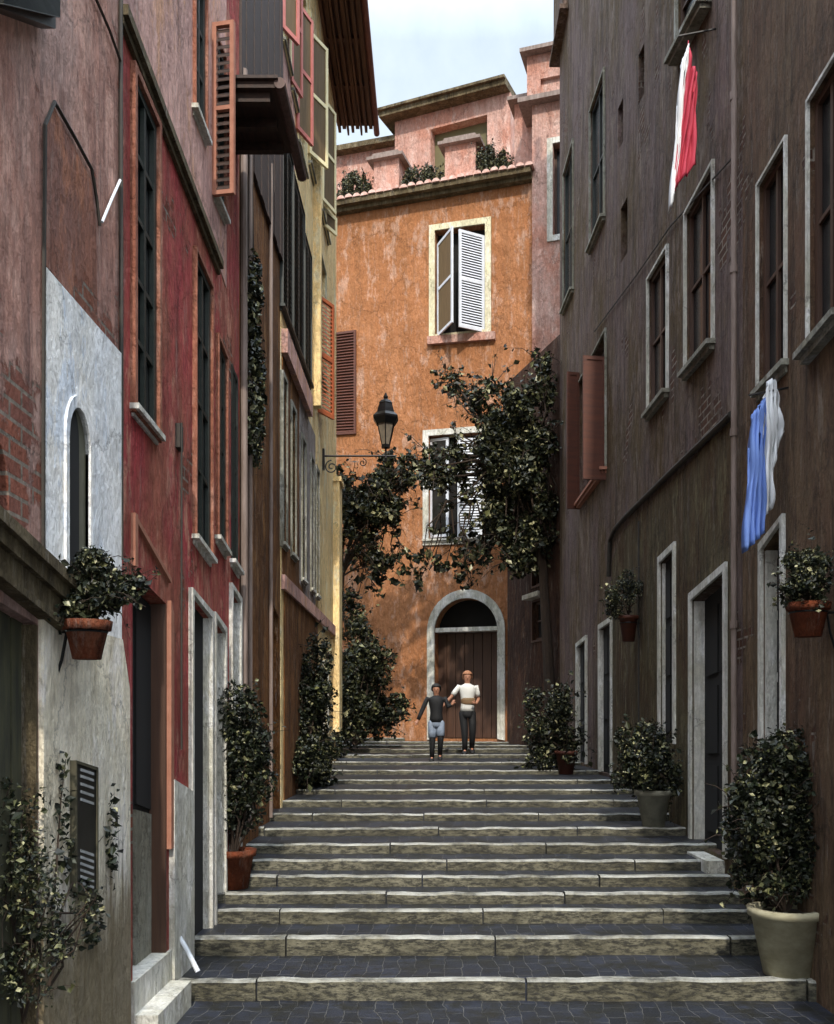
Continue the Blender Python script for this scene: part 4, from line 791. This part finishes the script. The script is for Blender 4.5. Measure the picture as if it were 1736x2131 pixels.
# terrace bushes
for i, (lab, u0, u1, vt) in enumerate((('leftmost clipped bush on the roof terrace beside the yellow house', 706, 774, 378), ('middle bush on the roof terrace between the two pillars', 842, 918, 355), ('right bush on the roof terrace beside the salmon block', 1002, 1062, 325))):
    P = OW.w(OW.hit((u0 + u1) / 2, 400, -.42)[0], ztop, -.42); Y = P[1]; vb = VH - (ztop - EYE) * F / Y
    plant('bush', lab, 'bush', (P[0], P[1], P[2]), [((u0 + (u1 - u0) * k - UH) * Y / F, Y + .1, (P[2] + EYE + (VH - vt) * Y / F) / 2 + .10, 19 * Y / F, .26, (EYE + (VH - vt) * Y / F - P[2]) / 2 + .10) for k in (.18, .5, .82)], 4500, .07, 60 + i, 'bushes on the roof terrace', 8, .02, wt=(.35, .5, .15))
    tr = MB(); tr.slab(OW, [(OW.hit(u0 + 2, 400, -.4)[0], ztop + .12), (OW.hit(u1 - 2, 400, -.4)[0], ztop + .12), (OW.hit(u1 - 2, 400, -.4)[0], ztop), (OW.hit(u0 + 2, 400, -.4)[0], ztop)], -.8, -.4)
    tr.build('planter', 'pot', bpy.data.objects[[o.name for o in C.objects if o.name.startswith('bush')][-1]])

# ------------------------------------------------------------------ laundry
def cloth(name, label, cat, cols, mats, Y, seed, group='washing hung from windows'):
    """cols: list of (list of (u, vtop, vbot), mat); folds run down"""
    t = None; r = random.Random(seed); m = MB()
    for pts, mi in cols:
        nx = 18; ny = 22; vs = []
        for i in range(nx + 1):
            s = i / nx * (len(pts) - 1); k = min(int(s), len(pts) - 2); f = s - k
            ut, ub, vt, vb = [pts[k][j] + (pts[k + 1][j] - pts[k][j]) * f for j in range(4)]
            for j in range(ny + 1):
                g_ = j / ny; u = ut + (ub - ut) * g_; v = vt + (vb - vt) * g_
                p = P3(u, v, Y); p.y += .035 * math.sin(i * 1.25 + j * .12) + .02 * math.sin(i * 2.3 - j * .2); p.x += .006 * math.sin(j * .6 + i); vs.append(p)
        m.add(vs, [(i * (ny + 1) + j, (i + 1) * (ny + 1) + j, (i + 1) * (ny + 1) + j + 1, i * (ny + 1) + j + 1) for i in range(nx) for j in range(ny)], mi)
    o = m.build(name, mats, None, True); sm = o.modifiers.new('t', 'SOLIDIFY'); sm.thickness = .006
    return tag(o, label, cat, group)
cloth('hanging_towel', 'crimson and white cloth hanging from the top window of the right wall', 'laundry', [([(1432, 1400, 84, 405), (1446, 1410, 150, 385), (1449, 1447, 160, 345)], 0), ([(1418, 1394, 130, 440), (1434, 1403, 95, 405)], 1)], ['clothr', 'clothw'], 8.0, 3)
cloth('hanging_towel', 'blue and white cloth hanging under the casement window on the right', 'laundry', [([(1565, 1548, 862, 1150), (1592, 1590, 830, 1110)], 0), ([(1590, 1588, 830, 1075), (1600, 1606, 790, 1060), (1608, 1612, 790, 960), (1616, 1630, 812, 900)], 1)], ['clothb', 'clothw'], 6.35, 4)
ro = MB(); ro.tube([(2.36, 6.35, P3(1600, 822, 6.35).z + .05), (P3(1558, 840, 6.35).x, 6.35, P3(1558, 822, 6.35).z)], .008, n=5); r2_ = MB(); r2_.tube([(2.36, 8.0, P3(1440, 60, 8).z), (P3(1412, 70, 8).x, 8.0, P3(1412, 75, 8).z)], .008, n=5)
tl_ = tag(ro.build('laundry_rail', 'black'), 'thin black rail holding the blue and white cloth', 'rail', 'laundry rails')
tag(r2_.build('laundry_rail', 'black'), 'thin black rail holding the crimson and white cloth', 'rail', 'laundry rails')
# white rods leaning where wall meets steps
for lab, a, b in (('short white rod leaning over the doorstep where the left wall meets the first step', P3(362, 1930, 6.0), P3(412, 2022, 5.93)), ('short white rod leaning at the bottom left corner of the paving', P3(108, 2050, 4.2), P3(150, 2165, 4.25))):
    m = MB(); m.tube([a, a.lerp(b, .5) + Vector((.004, 0, .004)), b], .013, .016, 8); tag(m.build('wall_rod', 'ww'), lab, 'rod', 'white rods by the left wall')

# ------------------------------------------------------------------ people
def skin(name, V, E, rad, mat, parent, sub=2, root=0):
    me = bpy.data.meshes.new(name); me.from_pydata(V, E, []); o = bpy.data.objects.new(name, me); C.objects.link(o)
    o.modifiers.new('s', 'SKIN'); s = o.modifiers.new('u', 'SUBSURF'); s.levels = sub; s.render_levels = sub
    if not me.skin_vertices: me.skin_vertices.new()
    for i, rr_ in enumerate(rad):
        sv_ = me.skin_vertices[0].data[i]; sv_.radius = rr_ if isinstance(rr_, tuple) else (rr_, rr_); sv_.use_root = (i == root)
    dg = bpy.context.evaluated_depsgraph_get(); dg.update(); m2 = bpy.data.meshes.new_from_object(o.evaluated_get(dg), depsgraph=dg)
    o.modifiers.clear(); o.data = m2; m2.materials.clear(); m2.materials.append(M[mat]); m2.polygons.foreach_set('use_smooth', [True] * len(m2.polygons)); o.parent = parent; return o
def person(label, org, H, J, shirt, trou, hair, hairlong, sleeves, longleg, shortm=None):
    """J: joint name -> (x, y, z) in heights; viewer at -y"""
    t = thing('person', label, 'person', None); W = lambda p: tuple(Vector(org) + Vector(p) * H)
    names = ['pelvis', 'waist', 'chest', 'neck', 'jaw', 'head', 'crown']; V = []; E = []; rad = []; ix = {}
    def v(n, r, link=None):
        ix[n] = len(V); V.append(W(J[n])); rad.append(tuple(x * H for x in r) if isinstance(r, tuple) else r * H)
        if link: E.append((ix[link], ix[n]))
    v('pelvis', (.068, .052)); v('waist', (.058, .046), 'pelvis'); v('chest', (.068, .05), 'waist'); v('neck', .031, 'chest'); v('jaw', (.040, .046), 'neck'); v('head', (.053, .062), 'jaw'); v('crown', (.043, .052), 'head')
    for s in 'LR':
        v('sh' + s, .025, 'chest'); v('el' + s, .021, 'sh' + s); v('wr' + s, .017, 'el' + s); v('pa' + s, (.020, .012), 'wr' + s)
        hd = (Vector(J['pa' + s]) - Vector(J['wr' + s])).normalized(); sd_ = hd.cross(Vector((0, 1, 0))).normalized()
        for k in range(5):
            ln = (.030, .040, .044, .040, .032)[k]; of = (-.022, -.012, -.003, .006, .014)[k]
            base = Vector(J['pa' + s]) + sd_ * of * 1.0; J['f%d%s' % (k, s)] = tuple(base + hd * ln * (.6 if k == 0 else 1) + Vector((0, -.008, 0)) + (sd_ * -.012 if k == 0 else Vector((0, 0, 0)))); v('f%d%s' % (k, s), .0048, 'pa' + s)
        v('hp' + s, (.043, .044), 'pelvis'); v('kn' + s, .030, 'hp' + s); v('an' + s, .020, 'kn' + s); v('to' + s, (.022, .018), 'an' + s)
    body = skin('body', V, E, rad, 'skin', t)
    # face
    f = MB(); hd = Vector(W(J['head'])); f.lathe((hd.x, hd.y - .058 * H, hd.z - .012 * H), [(.001, -.012 * H), (.007 * H, -.008 * H), (.004 * H, .01 * H), (.001, .016 * H)], 8); 
    f.build('nose', 'skin', t, True)
    for s in (-1, 1): e_ = MB(); e_.lathe((hd.x + s * .018 * H, hd.y - .052 * H, hd.z + .002 * H), [(.001, -.005 * H), (.006 * H, 0), (.001, .005 * H)], 8); e_.build('eye', 'black', t, True)
    def shell(name, mat, rings, limbs=(), cap=True):
        m = MB(); n = 18; vs = []
        for z_, rx, ry, oy in rings:
            for k in range(n): a_ = 2 * math.pi * k / n; vs.append(W((rx * .9 * math.cos(a_), oy + ry * math.sin(a_), z_)))
        fs = [(q_ * n + k, q_ * n + (k + 1) % n, (q_ + 1) * n + (k + 1) % n, (q_ + 1) * n + k) for q_ in range(len(rings) - 1) for k in range(n)]
        if cap: fs += [tuple(range(n))[::-1], tuple((len(rings) - 1) * n + k for k in range(n))]
        m.add(vs, fs)
        for pts, r0, r1 in limbs: m.tube([W(p) for p in pts], r0 * H, r1 * H, 12)
        return m.build(name, mat, t, True)
    def mid(a, b, k): return tuple(Vector(J[a]).lerp(Vector(J[b]), k))
    low = .515 if longleg else .50
    shell('shirt', shirt, [(low, .098, .074, 0), (.56, .094, .072, 0), (.62, .086, .068, 0), (.68, .092, .072, 0), (.74, .106, .076, 0), (.79, .114, .072, 0), (.82, .100, .060, 0), (.838, .055, .045, 0), (.848, .038, .04, 0)],
          [([mid('chest', 'sh' + q_, .6), J['sh' + q_], mid('sh' + q_, 'el' + q_, .5)] + ([J['el' + q_], mid('el' + q_, 'wr' + q_, .5), mid('el' + q_, 'wr' + q_, .95)] if sleeves else [mid('sh' + q_, 'el' + q_, .75)]), .035, .024 if sleeves else .030) for q_ in 'LR'])
    shell('trousers' if longleg else 'shorts', trou, [(.435, .085, .070, 0), (.47, .098, .076, 0), (.51, .095, .073, 0), (.56, .088, .068, 0)],
          [([mid('hp' + q_, 'pelvis', .3), J['hp' + q_], mid('hp' + q_, 'kn' + q_, .5), mid('hp' + q_, 'kn' + q_, 1 if longleg else .85)] + ([mid('kn' + q_, 'an' + q_, .5), mid('kn' + q_, 'an' + q_, 1)] if longleg else []), .058, .030 if longleg else .054) for q_ in 'LR'])
    if not longleg:
        for q_ in 'LR':
            m = MB(); m.tube([W(mid('hp' + q_, 'kn' + q_, .3)), W(J['kn' + q_]), W(mid('kn' + q_, 'an' + q_, .4)), W(mid('kn' + q_, 'an' + q_, 1))], .046 * H, .030 * H, 12); m.build('leggings', 'dcloth', t, True)
    for q_ in 'LR':
        a_, b_ = Vector(W(J['an' + q_])), Vector(W(J['to' + q_])); m = MB(); z0 = min(a_.z, b_.z) - .018 * H; vs = []
        for k, (f_, w2, h2) in enumerate(((-.45, .018, .03), (-.25, .028, .05), (.3, .030, .046), (.9, .034, .032), (1.25, .026, .022), (1.4, .010, .012))):
            c_ = a_.lerp(b_, f_); zz_ = a_.z + (b_.z - a_.z) * max(0, f_) ; base = min(zz_ - .01 * H, a_.z) - (.02 if f_ <= .3 else .004) * H
            for x_, y_ in ((-w2, 0), (-w2 * .9, h2 * .7), (0, h2), (w2 * .9, h2 * .7), (w2, 0)): vs.append((c_.x + x_ * H, c_.y, base + y_ * H))
        m.add(vs, [(k * 5 + x_, k * 5 + (x_ + 1) % 5, (k + 1) * 5 + (x_ + 1) % 5, (k + 1) * 5 + x_) for k in range(5) for x_ in range(5)] + [(0, 1, 2, 3, 4), (29, 28, 27, 26, 25)]); m.build('shoe', 'dcloth', t, True)
    m = MB(); n = 16; vs = []; cz, cy = hd.z + .012 * H, hd.y + .016 * H; rn = []
    for k in range(9):
        ph = -.55 + (math.pi / 2 + .55) * k / 8; rn.append((max(.001, math.cos(ph)), math.sin(ph)))
    for c2, s2_ in rn:
        for k in range(n): a_ = 2 * math.pi * k / n; vs.append((hd.x + .066 * H * c2 * math.cos(a_), cy + .070 * H * c2 * math.sin(a_) + (.018 * H if s2_ < .1 and math.sin(a_) < 0 else 0), cz + .070 * H * s2_ + (.030 * H if s2_ < .15 and math.sin(a_) < -.2 else 0)))
    m.add(vs, [(q_ * n + k, q_ * n + (k + 1) % n, (q_ + 1) * n + (k + 1) % n, (q_ + 1) * n + k) for q_ in range(8) for k in range(n)] + [tuple(range(n))[::-1]])
    if hairlong: m.tube([(hd.x, hd.y + .05 * H, hd.z), (hd.x, hd.y + .055 * H, hd.z - .05 * H), (hd.x, hd.y + .05 * H, hd.z - .11 * H)], .05 * H, .03 * H, 10)
    m.build('hair', hair, t, True)
    return t
def joints(dx=0):
    return dict(pelvis=(0, 0, .53), waist=(0, 0, .62), chest=(0, 0, .755), neck=(0, 0, .845), jaw=(0, -.008, .885), head=(0, -.004, .925), crown=(0, 0, .975),
                hpL=(-.052, 0, .49), hpR=(.052, 0, .49))
def figure(label, u, v, H, **kw):
    # stand the figure on the step whose tread is seen at pixel row v
    best = None
    for i, (y, z_) in enumerate(steps[:-1]):
        Y = (EYE - z_) * F / (v - VH)
        if y - .02 <= Y <= steps[i + 1][0] + .02: best = (Y, z_, i)
    if best is None:
        i = min(range(len(steps) - 1), key=lambda k: abs(ys[k] - v)); best = (steps[i][0] + .25, steps[i][1], i)
    Y, z_, i = best; nxt = steps[i][1] - (steps[i - 1][1])
    J = joints(); J.update(kw['J']); org = ((u - UH) * Y / F, Y, z_)
    p = person(label, org, H, J, *kw['look']); return p, org
W_J = dict(shL=(-.105, 0, .805), elL=(-.20, -.02, .68), wrL=(-.30, -.03, .575), paL=(-.325, -.03, .55), shR=(.105, 0, .805), elR=(.135, .03, .66), wrR=(.10, -.07, .60), paR=(.075, -.10, .61),
           knL=(-.035, -.03, .27), anL=(-.03, .01, .045), toL=(-.035, -.06, .018), knR=(.06, -.05, .285), anR=(.055, .06, .07), toR=(.06, -.01, .035))
C_J = dict(shL=(-.115, 0, .805), elL=(-.18, -.01, .66), wrL=(-.235, -.02, .53), paL=(-.25, -.03, .50), shR=(.115, 0, .805), elR=(.155, -.01, .70), wrR=(.20, -.02, .73), paR=(.215, -.02, .755),
           knL=(-.05, -.03, .27), anL=(-.055, .0, .045), toL=(-.06, -.07, .018), knR=(.055, -.05, .29), anR=(.05, .04, .075), toR=(.05, -.03, .04))
w_, og = figure('adult in a white shirt and dark trousers holding out an arm to the child', 973, 1573, 1.5, J=W_J, look=('shirt', 'dcloth', 'hair_r', False, False, True))
sc_ = MB(); 
for k in range(1): sc_.lathe((og[0] + .01, og[1], og[2] + 1.5 * .60), [(.124, -.01), (.129, .02), (.134, .07), (.128, .11)], 20)
so = sc_.build('waist_wrap', 'scarf', w_, True)
for vv in so.data.vertices: vv.co.y = og[1] + (vv.co.y - og[1]) * .88
w_, og = figure('child in a black top and pale blue shorts walking down the steps', 908, 1586, 1.25, J=C_J, look=('dcloth', 'jean', 'hair_b', True, True, False))

# ------------------------------------------------------------------ origins at each thing's base
bpy.context.view_layer.update()
tops = [o for o in C.objects if o.parent is None and o.type in ('EMPTY', 'MESH')]
def desc(o):
    r = [o]
    for c in o.children: r += desc(c)
    return r
for t in tops:
    ms = [o for o in desc(t) if o.type == 'MESH' and len(o.data.vertices)]
    if not ms: continue
    xs = [v.co for o in ms for v in o.data.vertices]
    c = Vector(((min(p.x for p in xs) + max(p.x for p in xs)) / 2, (min(p.y for p in xs) + max(p.y for p in xs)) / 2, min(p.z for p in xs)))
    for o in ms: o.data.transform(Matrix.Translation(-c))
    t.location = c
